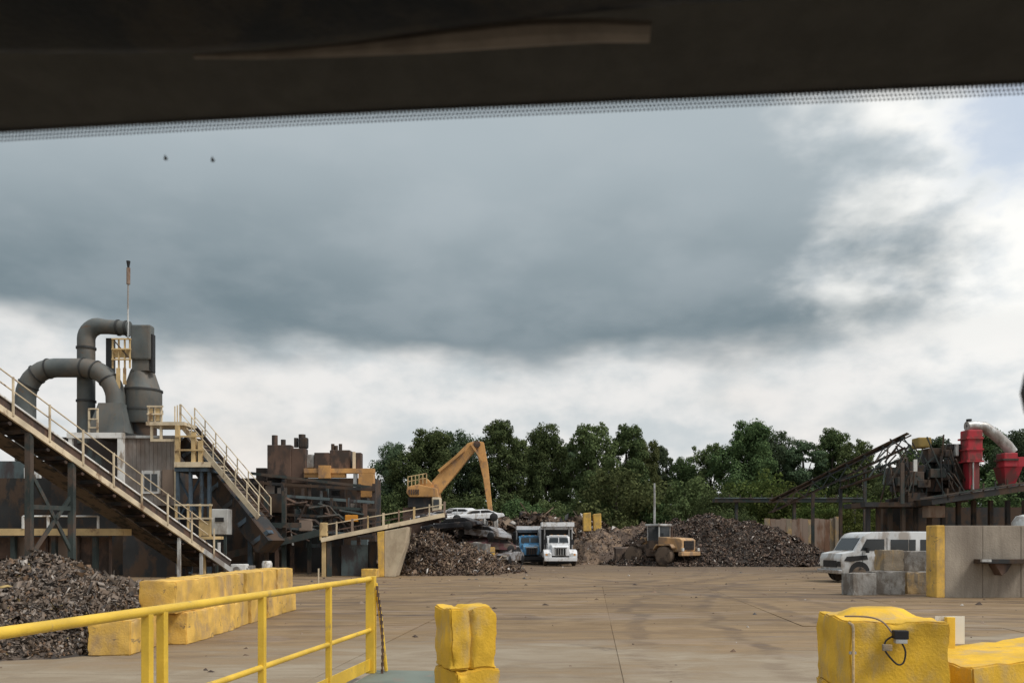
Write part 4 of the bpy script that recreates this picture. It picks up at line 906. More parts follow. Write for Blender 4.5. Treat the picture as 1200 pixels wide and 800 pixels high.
# local +x is forward
MB().prism([(-3.15, 1.15), (-3.15, 2.05), (-2.9, 2.18), (-.75, 2.30), (-.75, 1.05)], -.88, .88, 'Y').part('engine_hood', loader_y, t, bevel=.07)
t.scale = (.90, .90, .93)
g = MB().b2(-3.20, -3.14, -.62, .62, 1.28, 1.98).part('grille', black_p, t)
for k in range(6): MB().b2(-3.225, -3.195, -.60, .60, 1.33+k*.11, 1.355+k*.11).part('bar', rust_dark, g)
MB().b2(-3.42, -3.05, -1.2, 1.2, .82, 1.14).part('counterweight', loader_y, t, bevel=.06)
for s in (-1, 1):
    MB().box((-3.35, s*.98, 1.30), (.12, .22, .24)).part('tail_lamp', lamp_w, t, bevel=.02)
    MB().prism([(-2.6, 1.50), (-2.4, 1.72), (-1.0, 1.72), (-.7, 1.35), (-.7, 1.25), (-1.0, 1.62), (-2.4, 1.62), (-2.6, 1.42)], s*.90, s*1.45, 'Y').part('rear_fender', loader_y, t)
    MB().prism([(.9, 1.55), (1.1, 1.74), (2.3, 1.74), (2.5, 1.5), (2.3, 1.66), (1.1, 1.66)], s*.90, s*1.45, 'Y').part('front_fender', loader_mud, t)
    wheel(t, (-1.65, s*1.12, .80), .80, .62, mudtyre, loader_mud, 'Y', n=26); wheel(t, (1.65, s*1.12, .80), .80, .62, mudtyre, loader_mud, 'Y', n=26)
    MB().prism([(.9, 1.9), (1.1, 2.2), (2.2, 1.7), (3.6, .72), (3.5, .5), (2.1, 1.35)], s*.55-.09, s*.55+.09, 'Y').part('lift_arm', loader_mud, t, bevel=.02)
    MB().bar((.75, s*.35, 1.2), (2.6, s*.35, 1.25), .16, .16).part('lift_cylinder', loader_mud, t)
    for k in range(4): MB().box((-.35, s*1.18, .55+k*.28), (.5, .22, .05)).part('step', loader_mud, t)
MB().b2(-.75, .35, -1.15, 1.15, .75, 1.35).part('platform', loader_mud, t, bevel=.04)
MB().b2(.35, 2.3, -.6, .6, .75, 1.7).part('front_frame', loader_mud, t, bevel=.06)
MB().b2(.9, 1.5, -.5, .5, 1.7, 2.25).part('tower', loader_y, t, bevel=.05)
cabp = MB().b2(-.72, .55, -.72, .72, 1.36, 2.0).part('cab', loader_mud, t, bevel=.04)
for x in (-.68, .50):
    for s in (-1, 1): MB().b2(x-.045, x+.045, s*.68-.045, s*.68+.045, 2.0, 3.15).part('pillar', galv, cabp)
MB().b2(-.85, .70, -.80, .80, 3.15, 3.32).part('roof', galv, cabp, bevel=.05)
for s in (-1, 1): MB().b2(-.63, .45, s*.675-.012, s*.675+.012, 2.02, 3.13).part('side_window', glass_d, cabp)
MB().b2(.49, .515, -.63, .63, 2.02, 3.13).part('front_window', glass_d, cabp); MB().b2(-.69, -.665, -.63, .63, 2.02, 3.13).part('rear_window', glass_d, cabp)
MB().tube([(-1.7, .35, 2.2), (-1.7, .35, 3.0), (-1.78, .35, 3.1)], .09, 10).part('exhaust_stack', rust_dark, t, smooth=True)
MB().tube([(-1.3, -.4, 2.2), (-1.3, -.4, 2.6)], .13, 10).part('air_cleaner', loader_mud, t, smooth=True)
MB().prism([(3.35, .18), (3.35, 1.35), (3.65, 1.5), (3.55, .9), (3.75, .35), (4.65, .10), (4.65, .04), (3.6, .05)], -1.45, 1.45, 'Y').part('bucket', loader_mud, t, bevel=.02)
for k in range(7): MB().box((4.74, -1.3+k*.433, .08), (.22, .12, .05)).part('bucket_tooth', rust_dark, t)
t = thing('lamp_pole', 'thin pale pole standing behind the wheel loader', 'pole', (GX(767, 72), 72, 0))
MB().tube([(0, 0, 0), (0, 0, 4), (0, 0, PZ(566, 72))], [.12, .10, .08], 8).part('pole', galv, t, smooth=True); MB().box((0, 0, .15), (.5, .5, .3)).part('footing', concrete_g, t)

# yellow posts on the far heap
for k, px in enumerate((689, 701)):
    o = thing('concrete_block', ['left of two tall yellow blocks on the heap behind the white truck', 'right of two tall yellow blocks on the heap behind the white truck'][k], 'block', (GX(px, 76), 76, 0))
    quad_prism(MB(), [(px-5.5, 601+k), (px+3.5, 600+k), (px+4, 622), (px-5, 622)], 76, 76.8).part('block', yellow_pale, o, True, bevel=.06)
    MB().box((0, .4, 1.2), (.9, .8, 2.6)).part('plinth', rust_mid, o)

# van behind the right wall
t = thing('van', 'grimy white passenger van with its hood corner smashed, behind the concrete wall', 'van', (GX(1045, 36.5), 36.5, 0), R(180+5))
# local +x forward, side +y is its left
VW, VH = 1.98, 2.22
prof = [(2.85, .42), (2.90, 1.05), (2.82, 1.27), (2.28, 1.37), (1.88, 2.00), (1.72, 2.15), (1.4, VH), (-2.6, VH), (-2.85, 2.05), (-2.92, 1.2), (-2.92, .45)]
MB().prism(prof, -VW/2, VW/2, 'Y').part('body', van_white, t, smooth=True, bevel=.05)
MB().prism([(2.235, 1.41), (1.905, 1.93), (1.935, 1.95), (2.275, 1.43)], -.80, .80, 'Y').part('windscreen', glass_d, t)
for s in (-1, 1):
    y = s*(VW/2+.004)
    def win(poly, nm='side_window'): return MB().prism(poly, y-.012, y+.012, 'Y').part(nm, glass_d, t)
    win([(2.00, 1.40), (1.72, 1.90), (.92, 1.90), (.92, 1.40)], 'door_window')
    for x0, x1 in ((.62, -.18), (-.22, -.52), (-.74, -1.62), (-1.80, -2.60)):
        o = win([(x0, 1.40), (x0, 1.88), (x1, 1.88), (x1, 1.40)])
    MB().b2(.78, .80, y-.006, y+.006, .55, 1.95).part('door_seam', black_p, t); MB().b2(1.90, 1.915, y-.006, y+.006, .6, 1.33).part('door_seam', black_p, t)
    MB().b2(.90, 1.08, y-.01, y+s*.03, 1.20, 1.25).part('door_handle', black_p, t)
    MB().b2(-2.6, 1.4, y-.005, y+s*.012, .86, .93).part('trim_strip', galv, t)
    MB().lathe([(.47, -.02), (.47, .03)], 20, (2.05, y-s*.03, .46), 'Y').part('wheel_arch', black_p, t, smooth=True); MB().lathe([(.47, -.02), (.47, .03)], 20, (-1.75, y-s*.03, .46), 'Y').part('wheel_arch', black_p, t, smooth=True)
    wheel(t, (2.05, s*(VW/2-.10), .36), .36, .24, rubber, galv, 'Y'); wheel(t, (-1.75, s*(VW/2-.10), .36), .36, .24, rubber, galv, 'Y')
    MB().prism([(2.48, .92), (2.74, .96), (2.62, 1.14), (1.72, 1.20), (1.66, 1.02)], y-.02, y+.02, 'Y').part('smashed_fender', black_p, t)
    MB().box((1.75, s*1.12, 1.42), (.10, .16, .24)).part('mirror', black_p, t, bevel=.02)
MB().b2(2.86, 2.90, -.62, .62, .66, .96).part('grille', black_p, t)
for s in (-1, 1): MB().b2(2.855, 2.895, s*.80-.15, s*.80+.15, .70, .93).part('headlight', black_p if s > 0 else lamp_w, t)
MB().b2(2.84, 3.02, -1.0, 1.0, .38, .56).part('bumper', chrome, t, bevel=.03)
for k in range(5): MB().b2(-2.3, .3, -.7+k*.35-.02, -.7+k*.35+.02, VH-.01, VH+.02).part('roof_rib', van_white, t)

# concrete wall with painted end
Yw2 = 25.9
t = thing('concrete_wall', 'tall concrete push wall with a yellow painted end at the right', 'wall', (GX(1100, Yw2), Yw2, 0))
wx0 = GX(1107, Yw2); wtop = PZ(615.5, Yw2)
panels = [(0, 1.22), (1.22, 2.44), (2.44, 3.66), (3.66, 4.88), (4.88, 7.3)]
for k, (a, b) in enumerate(panels):
    MB().b2(wx0+a+.006, wx0+b-.006, Yw2+.004*(k % 2), Yw2+.62, 0, wtop).part('panel', concrete_w, t, True, bevel=.015)
MB().b2(GX(1097, Yw2), wx0, Yw2-.02, Yw2+.64, 0, wtop+.01).part('painted_end', yellow_pale, t, True, bevel=.03)
t = thing('steel_bracket', 'dark steel beam on a short stub fixed to the concrete wall', 'bracket', (GX(1172, Yw2-.3), Yw2-.3, PZ(658, Yw2)))
MB().pb(1151, 655, 1215, 660, Yw2-.5, .48).part('beam', dark_steel, t, True, bevel=.01); MB().pb(1151, 655, 1162, 658, Yw2-.62, .1).part('lip', galv, t, True)
quad_prism(MB(), [(1166, 660.2), (1186, 660.2), (1180, 670), (1174, 674)], Yw2-.4, Yw2-.02).part('stub', rust_dark, t, True)

# loose blocks in front of the van
def loose(px0, px1, py0, py1, Y, m, label, rz, dz=0.0):
    w_ = (px1-px0)/F*Y; h_ = (py1-py0)/F*Y
    me = block_mesh(.62, w_, h_, int(px0), False, .02); me.materials.append(m)
    o = put('concrete_block', me, m, None, (GX((px0+px1)/2, Y), Y+.3, dz), (0, 0, rz)); tag(o, label, 'block', 'loose blocks in front of the van'); return o
loose(995, 1027, 671, 697, 27.0, concrete_g, 'dark grey concrete block at the near end of the loose blocks by the van', R(14))
loose(1024, 1061, 669, 696, 27.4, concrete_g, 'pale grey concrete block in the bottom row between dark grey and tan blocks', R(-6))
loose(1062, 1089, 669, 694, 27.7, concrete_t, 'tan concrete block in the bottom row touching the wall end', R(3))
z1 = 27*27.8/F + .01
loose(1034, 1059, 645, 669, 27.8, concrete_t, 'tan concrete block on top of the bottom row against the van side', R(5), z1)
loose(1060, 1088, 646, 669, 28.0, concrete_g, 'grey concrete block on top of the bottom row beside the wall end', R(-4), z1-.03)

# ------------------------------------------------------------------ rusty fence wall, conveyors and plant on the right
Yr = 66.0
t = thing('sheet_fence', 'tan and rust streaked sheet fence behind the dark heap', 'fence', (GX(930, Yr), Yr, 0))
for k in range(13):
    x0 = 896 + k*6.4; MB().pb(x0, 607+(k % 3)*.6, x0+6.2, 665, Yr, .10+.03*(k % 2)).part('sheet', rust_mid if k % 4 else concrete_t, t, True)
MB().pb(979, 605, 983, 665, Yr-.2, .3).part('end_post', concrete_t, t, True)
Yh = 70.0
t = thing('overhead_conveyor', 'level grey overhead conveyor crossing in front of the right trees', 'conveyor', (GX(920, Yh), Yh, 0))
MB().pb(838, 584, 1015, 588, Yh, 1.0).part('gallery', green_steel, t, True); MB().pb(838, 582.6, 1015, 583.8, Yh-.1, .1).part('edge', teal_sheet, t, True)
for k in range(14): MB().pb(842+k*12.5, 579, 843+k*12.5, 582.4, Yh, .08).part('roller', dark_steel, t, True)
for px in (862, 930, 1000): MB().pb(px, 588.2, px+3, 664, Yh+.3, .3).part('leg', green_steel, t, True)
t = thing('stacker_conveyor', 'dark lattice conveyor climbing to the right plant', 'conveyor', (GX(990, 62), 62, 0))
s0, s1 = P(905, 600, 64), P(1068, 522, 58)
for off, dz in ((0, 0), (0, .75), (.9, 0), (.9, .75)): MB().bar(s0+Vector((0, off, dz)), s1+Vector((0, off, dz)), .08, .09).part('chord', dark_steel, t, True)
MB().bar(s0+Vector((0, .45, .95)), s1+Vector((0, .45, .95)), .8, .06).part('belt', rubber, t, True)
NL = 16
for k in range(NL):
    a, b = s0+(s1-s0)*(k/NL), s0+(s1-s0)*((k+1)/NL)
    MB().bar(a+UP*(.75*(k % 2)), b+UP*(.75*((k+1) % 2)), .07, .07).part('lattice', green_steel, t, True)
    if k % 2: MB().tube([a+Vector((0, 0, .88)), a+Vector((0, .9, .88))], .07, 8).part('idler_roller', green_steel, t, True, True)
for k in (5, 11): 
    p = s0+(s1-s0)*(k/NL); MB().bar(p, foot(p, 0), .2, .2).part('leg', green_steel, t, True)
t = thing('return_conveyor', 'second dark lattice conveyor below the climbing one', 'conveyor', (GX(1010, 56), 56, 0))
s0, s1 = P(985, 572, 58), P(1062, 545, 55)
for dz in (0, .5): MB().bar(s0+UP*dz, s1+UP*dz, .5, .10).part('chord', [dark_steel, green_steel][dz > 0], t, True)
for k in range(9): 
    a = s0+(s1-s0)*(k/8); MB().bar(a, a+UP*.5, .08, .08).part('strut', dark_steel, t, True)
MB().bar(s1, foot(s1, 0), .2, .2).part('leg', dark_steel, t, True); MB().bar(s0, foot(s0, 0), .2, .2).part('leg', dark_steel, t, True)

Yq = 46.0
t = thing('sorting_plant', 'dark sorting plant of platforms and columns behind the concrete wall', 'plant', (GX(1110, Yq), Yq, 0))
MB().pb(1014, 588, 1096, 593.5, Yq, 3).part('platform', dark_steel, t, True)
MB().bar(P(1078, 589, Yq-.5), P(1260, 562, Yq-.5), 2.6, .34).part('gallery', dark_steel, t, True)
MB().bar(P(1078, 584, Yq-1.85), P(1260, 556, Yq-1.85), .06, .08).part('edge_beam', green_steel, t, True)
for k, px in enumerate((1016, 1028, 1042, 1057, 1072, 1088, 1104, 1122, 1140, 1160, 1180, 1200)):
    MB().pb(px, 592 if px < 1090 else 586, px+4.2, 690, Yq+.3+.35*(k % 3), .22).part('column', [green_steel, dark_steel, galv][0 if k in (2, 3) else 1], t, True)
MB().pb(1035, 594, 1260, 690, Yq+3.5, 1.0).part('dark_backing', dark_steel, t, True)
MB().pb(1088, 592, 1108, 606, Yq-.8, .7).part('motor_box', rust_mid, t, True, bevel=.05)
rq = random.Random(12)
for k in range(64):
    x0 = rq.uniform(1034, 1122); y0 = rq.uniform(518, 585)
    if y0 < 548 - (x0-1034)*.45: continue
    w_ = rq.uniform(5, 20); MB().pb(x0, y0, x0+w_, min(588, y0+rq.uniform(6, 26)), Yq+rq.uniform(0, 2.2), rq.uniform(.4, 1.1)).part('machine_box', rq.choice([dark_steel, dark_steel, dark_steel, green_steel, rust_dark]), t, True, bevel=.03)
for k in range(40):
    x0 = rq.uniform(1036, 1120); y0 = rq.uniform(508, 560)
    MB().bar(P(x0, y0, Yq+rq.uniform(-.4, .8)), P(x0+rq.uniform(-26, 26), min(588, y0+rq.uniform(12, 50)), Yq+rq.uniform(-.4, .8)), .06, .07).part('brace', rq.choice([dark_steel, dark_steel, green_steel]), t, True)
MB().pb(1071, 538, 1075, 552, Yq-.7, .1).part('lamp', lamp_w, t, True)
MB().pb(1056, 542, 1060, 590, Yq-.5, .15).part('column', green_steel, t, True)
MB().pb(1076, 512, 1092, 524, Yq+.6, .8).part('head_pulley', mat('ochre guard', (.24, .17, .05), .7), t, True, bevel=.08)
for k in range(9): MB().pb(1110+k*14, 572-k*2.1, 1111.6+k*14, 586-k*2.1, Yq-1.8, .05).part('rail_post', dark_steel, t, True)
t = thing('red_cyclone', 'tall red blower tower with a pale duct bending down to its right', 'blower', (GX(1138, Yq), Yq, PZ(580, Yq)))
MB().pb(1134, 503, 1152, 540, Yq-.3, .8).part('hopper', red_m, t, True, bevel=.08); MB().pb(1136, 540.2, 1148, 573, Yq-.2, .7).part('leg_casing', red_m, t, True, bevel=.04)
for py in (512, 525, 539): MB().pb(1133, py, 1153, py+2.0, Yq-.36, .95).part('flange', red_m, t, True)
MB().pb(1140, 541, 1141.5, 573, Yq-.26, .08).part('conduit', galv, t, True)
MB().pb(1120, 520, 1124, 534, Yq+.2, .3).part('side_motor', galv, t, True, bevel=.05)
MB().tube([P(1133, 500, Yq+.3), P(1141, 499, Yq+.3), P(1153, 500, Yq+.3), P(1166, 509, Yq+.3), P(1180, 522, Yq+.3), P(1186, 530, Yq+.3)], 6.4*Yq/F, 16).part('duct', galv, t, True, True)
MB().tube([P(1135.5, 500, Yq+.3), P(1135.5, 491, Yq+.3)], 3.0*Yq/F, 12).part('cap', black_p, t, True, True)
t = thing('red_hopper', 'squat red hopper box at the foot of the pale duct', 'hopper', (GX(1182, Yq), Yq, PZ(572, Yq)))
MB().pb(1177, 530, 1193, 547, Yq-.4, .8).part('box', red_m, t, True, bevel=.06); MB().frustum(tuple(P(1180, 569, Yq+.2)), (.55, .6, 0), tuple(P(1181, 547, Yq+.2)), (1.05, 1.1, 0)).part('cone', red_m, t, True)
MB().pb(1193.2, 535, 1230, 546, Yq-.1, .8).part('chute', red_m, t, True); MB().pb(1176, 537, 1194, 539, Yq-.46, .95).part('flange', rust_dark, t, True)
MB().pb(1174, 566, 1186, 574, Yq-.1, .5).part('foot', dark_steel, t, True)
t = thing('grey_tank', 'pale round tank top showing above the concrete wall at the right edge', 'tank', (GX(1200, 34), 34, 0))
MB().lathe([(.45, 0), (.45, 2.6), (.3, 2.85), (.05, 2.92)], 18).part('tank', galv, t, smooth=True)

# ------------------------------------------------------------------ trees
def crown_mesh(seed, H, Wd, n, lobes, leaf, lowest=0.22, col=0.0):
    rg = np.random.default_rng(seed)
    cs = []
    for k in range(lobes):
        h = lowest + (0.95-lowest)*((k+.5)/lobes)**.9
        xx = (h-lowest)/(.97-lowest); prof = min(1.0, .5+xx*1.0)*math.sqrt(max(.10, 1-xx**3.2))
        a = k*2.4 + rg.random()*1.2; r_ = (.25+.75*rg.random())*Wd*.40*prof
        rad = (Wd*.125 + rg.random()*Wd*.11)*(0.65+.45*prof)
        cs.append((r_*math.cos(a), r_*math.sin(a), h*H, rad, rad*rg.uniform(.6, .95)))
    cs = np.array(cs)
    # every lobe breaks up into smaller clumps
    sub = []
    for (x, y, z, r1, r2) in cs:
        sub.append((x, y, z, r1*.72, r2*.72))
        for _ in range(7):
            d = rg.normal(size=3); d /= np.linalg.norm(d); f = rg.uniform(.55, 1.0); rs_ = r1*rg.uniform(.26, .5)
            sub.append((x+d[0]*r1*f, y+d[1]*r1*f, z+d[2]*r2*f, rs_, rs_*.8))
    sub = np.array(sub)
    w_ = sub[:, 3]**1.9; idx = rg.choice(len(sub), n, p=w_/w_.sum())
    d = rg.normal(size=(n, 3)); d /= np.linalg.norm(d, axis=1)[:, None]
    rr_ = rg.random(n)**.30*(1+rg.normal(0, .05, n))
    c = sub[idx]; p = np.stack([c[:, 0]+d[:, 0]*rr_*c[:, 3], c[:, 1]+d[:, 1]*rr_*c[:, 3], c[:, 2]+d[:, 2]*rr_*c[:, 4]], 1)
    nr = d*1.3 + rg.normal(0, .45, (n, 3)) + np.array([0, 0, .3]); nr /= np.linalg.norm(nr, axis=1)[:, None]
    t1 = np.cross(nr, rg.normal(size=(n, 3))); t1 /= np.linalg.norm(t1, axis=1)[:, None]; t2 = np.cross(nr, t1)
    s = leaf*rg.uniform(.5, 1.15, n)[:, None]
    q = np.stack([p-t1*s*.5, p-t2*s*.34+t1*s*.05, p+t1*s*.55, p+t2*s*.34+t1*s*.05], 1)
    q[:, :, 2] = np.maximum(q[:, :, 2], .2)
    me = bpy.data.meshes.new('crown'); me.vertices.add(n*4); me.vertices.foreach_set('co', q.reshape(-1).astype(np.float32))
    me.loops.add(n*4); me.loops.foreach_set('vertex_index', np.arange(n*4, dtype=np.int32))
    me.polygons.add(n); me.polygons.foreach_set('loop_start', (np.arange(n)*4).astype(np.int32)); me.polygons.foreach_set('loop_total', np.full(n, 4, dtype=np.int32))
    me.update(calc_edges=True); return me, cs
def trunk_mesh(cs, H, seed):
    r = random.Random(seed); m_ = MB(); rad = H*.018
    m_.tube([(0, 0, -.1), (r.uniform(-.2, .2), r.uniform(-.2, .2), H*.3), (r.uniform(-.4, .4), r.uniform(-.4, .4), H*.6), (0, 0, H*.86)], [rad*1.4, rad, rad*.6, rad*.15], 8)
    for c in cs[::2]:
        z0 = max(H*.15, c[2]*.62); m_.tube([(0, 0, z0), (c[0]*.5, c[1]*.5, z0+(c[2]-z0)*.6), (c[0], c[1], c[2])], [rad*.45, rad*.3, rad*.08], 5)
    return m_.mesh('trunk', True)
kinds = []
for seed, H, Wd, n, lob, leaf, lowest, lm in ((1, 17, 12, 36000, 30, .36, .14, leaf_a), (2, 18, 10, 28000, 24, .36, .20, leaf_a), (3, 16, 13, 36000, 32, .36, .10, leaf_b), (4, 19, 9, 26000, 24, .36, .16, leaf_b), (5, 17, 11, 26000, 22, .36, .18, leaf_d)):
    cm, cs = crown_mesh(seed, H, Wd, n, lob, leaf, lowest); cm.materials.append(lm); tm = trunk_mesh(cs, H, seed); tm.materials.append(bark); kinds.append((H, Wd, cm, tm))
def tree(px, topy, Y, kind, rz, wsc, label, name='tree', group='trees along the far edge of the yard'):
    H, Wd, cm, tm = kinds[kind]; h = PZ(topy, Y); k = h/H
    t = thing(name, label, 'tree', (GX(px, Y), Y, 0), R(rz), group); t.scale = (k*wsc, k*wsc, k)
    put('crown', cm, None, t); put('trunk', tm, None, t); return t
TL = [  # px, top y, distance, kind, turn, width factor, label
 (462, 520, 108, 2, 20, .75, 'dark green tree at the left end of the tree row, behind the crane cab'),
 (503, 503, 104, 0, 70, .95, 'broad dark green tree directly behind the raised crane boom'),
 (536, 507, 110, 2, 140, .85, 'dark green tree behind the upper half of the crane boom'),
 (588, 490, 106, 1, 10, .85, 'tall narrow-topped tree just right of the crane stick'),
 (614, 512, 122, 4, 200, .75, 'smaller tree filling the gap above the blue dump truck'),
 (640, 497, 108, 0, 250, .72, 'rounded tree above the white dump truck cab'),
 (692, 494, 105, 4, 300, .85, 'broad crowned tree above the pair of yellow blocks'),
 (668, 515, 124, 3, 33, .9, 'shaded tree set back between two broader crowns above the white truck'),
 (733, 495, 107, 1, 120, .82, 'tall tree left of the thin pole behind the wheel loader'),
 (757, 512, 112, 4, 80, .66, 'loose-topped tree rising right behind the thin pole'),
 (776, 519, 118, 3, 160, .7, 'slim tree with a pointed top right of the thin pole'),
 (802, 536, 116, 0, 210, .9, 'low rounded tree in the dip between the two tree groups'),
 (832, 517, 112, 4, 15, .72, 'tree at the left edge of the right-hand tree group'),
 (878, 493, 108, 0, 45, .85, 'tallest tree of the right-hand tree group, above the tan fence'),
 (908, 507, 114, 2, 280, .75, 'dense tree right of the tallest one in the right-hand group'),
 (941, 512, 110, 3, 95, 1.0, 'blue-green tree above the level overhead conveyor'),
 (974, 500, 112, 1, 175, .85, 'blue-green tree with spiky top near the climbing conveyor'),
 (1006, 514, 108, 4, 225, .8, 'tree at the right end of the group where the lattice conveyor crosses it'),
 (1034, 545, 112, 2, 60, .7, 'low tree partly hidden behind the lattice conveyor'),
 (1068, 525, 100, 0, 130, .75, 'tree showing behind the dark machine tangle of the right plant'),
 (1100, 508, 104, 3, 310, .9, 'dark tree just left of the red blower tower'),
 (1163, 500, 104, 1, 20, .85, 'dark tree behind the pale bent duct'),
 (1196, 505, 100, 2, 190, .75, 'dark tree above the red hopper at the right edge'),
 (1235, 500, 104, 0, 290, .9, 'dark tree past the right edge of the view')]
for a in TL[:-1]: tree(*a)
# bushes closing the foot of the row
bk = []
for seed, lm in ((41, leaf_a), (42, leaf_c), (43, leaf_a), (44, leaf_d)):
    cm, cs = crown_mesh(seed, 5, 7, 9000, 16, .22, .08); cm.materials.append(lm); tm = trunk_mesh(cs, 5, seed); tm.materials.append(bark); bk.append((cm, tm))
BL_ = [(455, 578, 98, 2, 'blue-green bush left of the crane cab'), (520, 588, 97, 0, 'dark bush below the crane boom'), (556, 580, 97, 2, 'dark bush between crane boom and stick'), (606, 584, 97, 0, 'dark bush above the blue truck'), (645, 590, 97, 3, 'dark bush above the white truck'), (690, 583, 96, 0, 'dark green bush above the yellow blocks'), (724, 556, 95, 3, 'bright green bush left of the thin pole'), (765, 590, 95, 2, 'dark bush behind the thin pole'), (802, 566, 95, 3, 'green bush in the dip of the tree row'), (845, 575, 90, 2, 'dark bush left under the overhead conveyor'), (893, 560, 92, 1, 'olive bush in the middle of the right tree group'), (925, 573, 88, 1, 'yellow-green bush above the overhead conveyor'), (968, 578, 84, 1, 'yellow-green bush under the climbing conveyor'), (1005, 583, 80, 1, 'yellow-green bush left of the dark plant'), (955, 592, 74, 1, 'low yellow-green bush behind the tan fence'), (988, 598, 70, 1, 'low yellow-green bush at the end of the tan fence'), (860, 598, 82, 0, 'dark low bush behind the dark heap'), (1045, 560, 96, 2, 'blue-green bush behind the lattice conveyor'), (1085, 560, 94, 0, 'dark bush behind the machine tangle'), (1140, 560, 94, 2, 'dark bush behind the red tower')]
for k, (px, ty, Y, kd, lab) in enumerate(BL_):
    cm, tm = bk[kd]; h = PZ(ty, Y); s = h/4.9
    t = thing('bush', lab, 'bush', (GX(px, Y), Y, 0), R(k*47), 'bushes below the tree row'); t.scale = (s*(.8+.05*(k*7 % 9)), s*.95, s)
    put('crown', cm, None, t); put('trunk', tm, None, t)

# ------------------------------------------------------------------ the vehicle we look out of
lining = mat('brown-grey roof lining', (0.082, 0.079, 0.071), 0.95, 0, 0.15, 30, None, bump=0.25, bscale=500, spec=0.1)
visor_m = mat('dark visor vinyl', (0.009, 0.012, 0.016), 0.7, 0, 0.3, 12, (0.03, 0.027, 0.024), 0.2, 9, 1.0, 0.2, 300, spec=0.25)
lip_m = mat('pale visor piping', (0.20, 0.17, 0.14), 0.9, 0, 0.3, 25, spec=0.1)  # pale colour stands for light caught on the visor's front edge
frit_m = mat('black glass frit', (0.012, 0.012, 0.013), 0.6, 0, 0.0, 5)
cab_m = mat('dark cabin trim', (0.03, 0.03, 0.032), 0.8, 0, 0.1, 10)
gm = bpy.data.materials.new('clear windscreen'); gm.use_nodes = True; gm.node_tree.nodes.clear(); T = NT(gm.node_tree)
tb = T.n('ShaderNodeBsdfTransparent'); tb.inputs[0].default_value = (1, 1, 1, 1); oo = T.n('ShaderNodeOutputMaterial'); T.link(tb.outputs[0], oo.inputs[0])
t = thing('car_cabin', 'dark car cabin roof with sun visor and dotted windscreen edge along the top', 'car', (0, 0, DZ), -LANE)
# local frame: +y ahead, x to the right, z from the deck
EZ = CAMZ - DZ
YH = 0.62; ZH = EZ + 0.331                              # where the lining meets the glass
XL, XR = -0.80, 1.30
def headz(x, y): return ZH - .0055 - .0095*x + 0.055*(1-math.exp(-(YH-y)*5.0)) - 0.0 - 0.02*max(0, abs(x-.26)-.35)**2
m_ = MB(); nx_, ny_ = 30, 16; rows = []
for j in range(ny_+1):
    y = YH - (1.9*(j/ny_)**1.6)
    for i in range(nx_+1):
        x = XL + (XR-XL)*i/nx_; rows.append((x, y, headz(x, y) + (0.008 if j == 0 else 0)))
top = [(x, y, z+.05) for x, y, z in rows]
N1 = nx_+1
fs = [(j*N1+i, j*N1+i+1, (j+1)*N1+i+1, (j+1)*N1+i) for j in range(ny_) for i in range(nx_)]
K = len(rows)
fs += [tuple(K+a for a in reversed(f)) for f in fs[:]]
fs += [(i, K+i, K+i+1, i+1) for i in range(nx_)]
m_.add(rows+top, fs); m_.part('roof_lining', lining, t, smooth=True)
# windscreen: sloping pane with a frit band of dots
gs = (1.0, -0.62)                                       # run forward / drop
def gp(x, d): return Vector((x, YH-.008+d*.55, ZH+.0065-.0095*x-d*.835-.02*max(0, abs(x-.26)-.35)**2))
m_ = MB(); ng = 20; va = []
for j in range(7):
    for i in range(ng+1): va.append(gp(XL+.01+(XR-XL-.02)*i/ng, j*.115))
m_.add(va, [(j*(ng+1)+i, j*(ng+1)+i+1, (j+1)*(ng+1)+i+1, (j+1)*(ng+1)+i) for j in range(6) for i in range(ng)])
wsn = m_.part('windscreen', gm, t, smooth=True)
m_ = MB(); nrm = Vector((0, -.835, -.55)).normalized(); e1 = Vector((1, 0, 0)); e2 = Vector((0, .55, -.835)).normalized()
for row in range(5):
    d = 0.0030 + row*0.0026; rad = (.00140, .00135, .00125, .00115, .0010, .00085, .0007)[row]
    x = XL + .05 + (row % 2)*.0015
    while x < XR-.05:
        c = gp(x, d) + nrm*.0015; k = len(m_.v)
        m_.v += [c + (e1*math.cos(a)+e2*math.sin(a))*rad for a in [i*math.pi/3 for i in range(6)]]; m_.f.append(tuple(range(k, k+6))); x += .0030
fr = m_.part('frit_dots', frit_m, wsn); fr['kind'] = 'stuff'
m_ = MB(); k = 0
m_.add([gp(XL+.02+(XR-XL-.04)*i/ng, -.006)+nrm*.0012 for i in range(ng+1)] + [gp(XL+.02+(XR-XL-.04)*i/ng, .003)+nrm*.0012 for i in range(ng+1)], [(i, i+1, ng+2+i, ng+1+i) for i in range(ng)])
m_.part('frit_band', frit_m, wsn)
def onglass(px, py):                                     # a spot on the pane seen at this place
    d = Matrix.Rotation(LANE, 3, 'Z') @ Vector(((px-HX)/F, 1, (HY-py)/F)); o_ = Vector((0, 0, EZ)); p0 = gp(0, .1); nn = Vector((0, .835, .55))
    return o_ + d*((p0-o_).dot(nn)/d.dot(nn))
for px, py in ((195, 185), (250, 187)):
    c = onglass(px, py) + nrm*.0015; m_ = MB(); m_.v += [c + (e1*math.cos(a)+e2*math.sin(a)*1.3)*.0016*(1+.3*math.sin(a*3)) for a in [i*math.pi/4 for i in range(8)]]; m_.f.append(tuple(range(8))); m_.part('dirt_speck', mat('grey grime', (.12, .13, .14), .9), wsn)
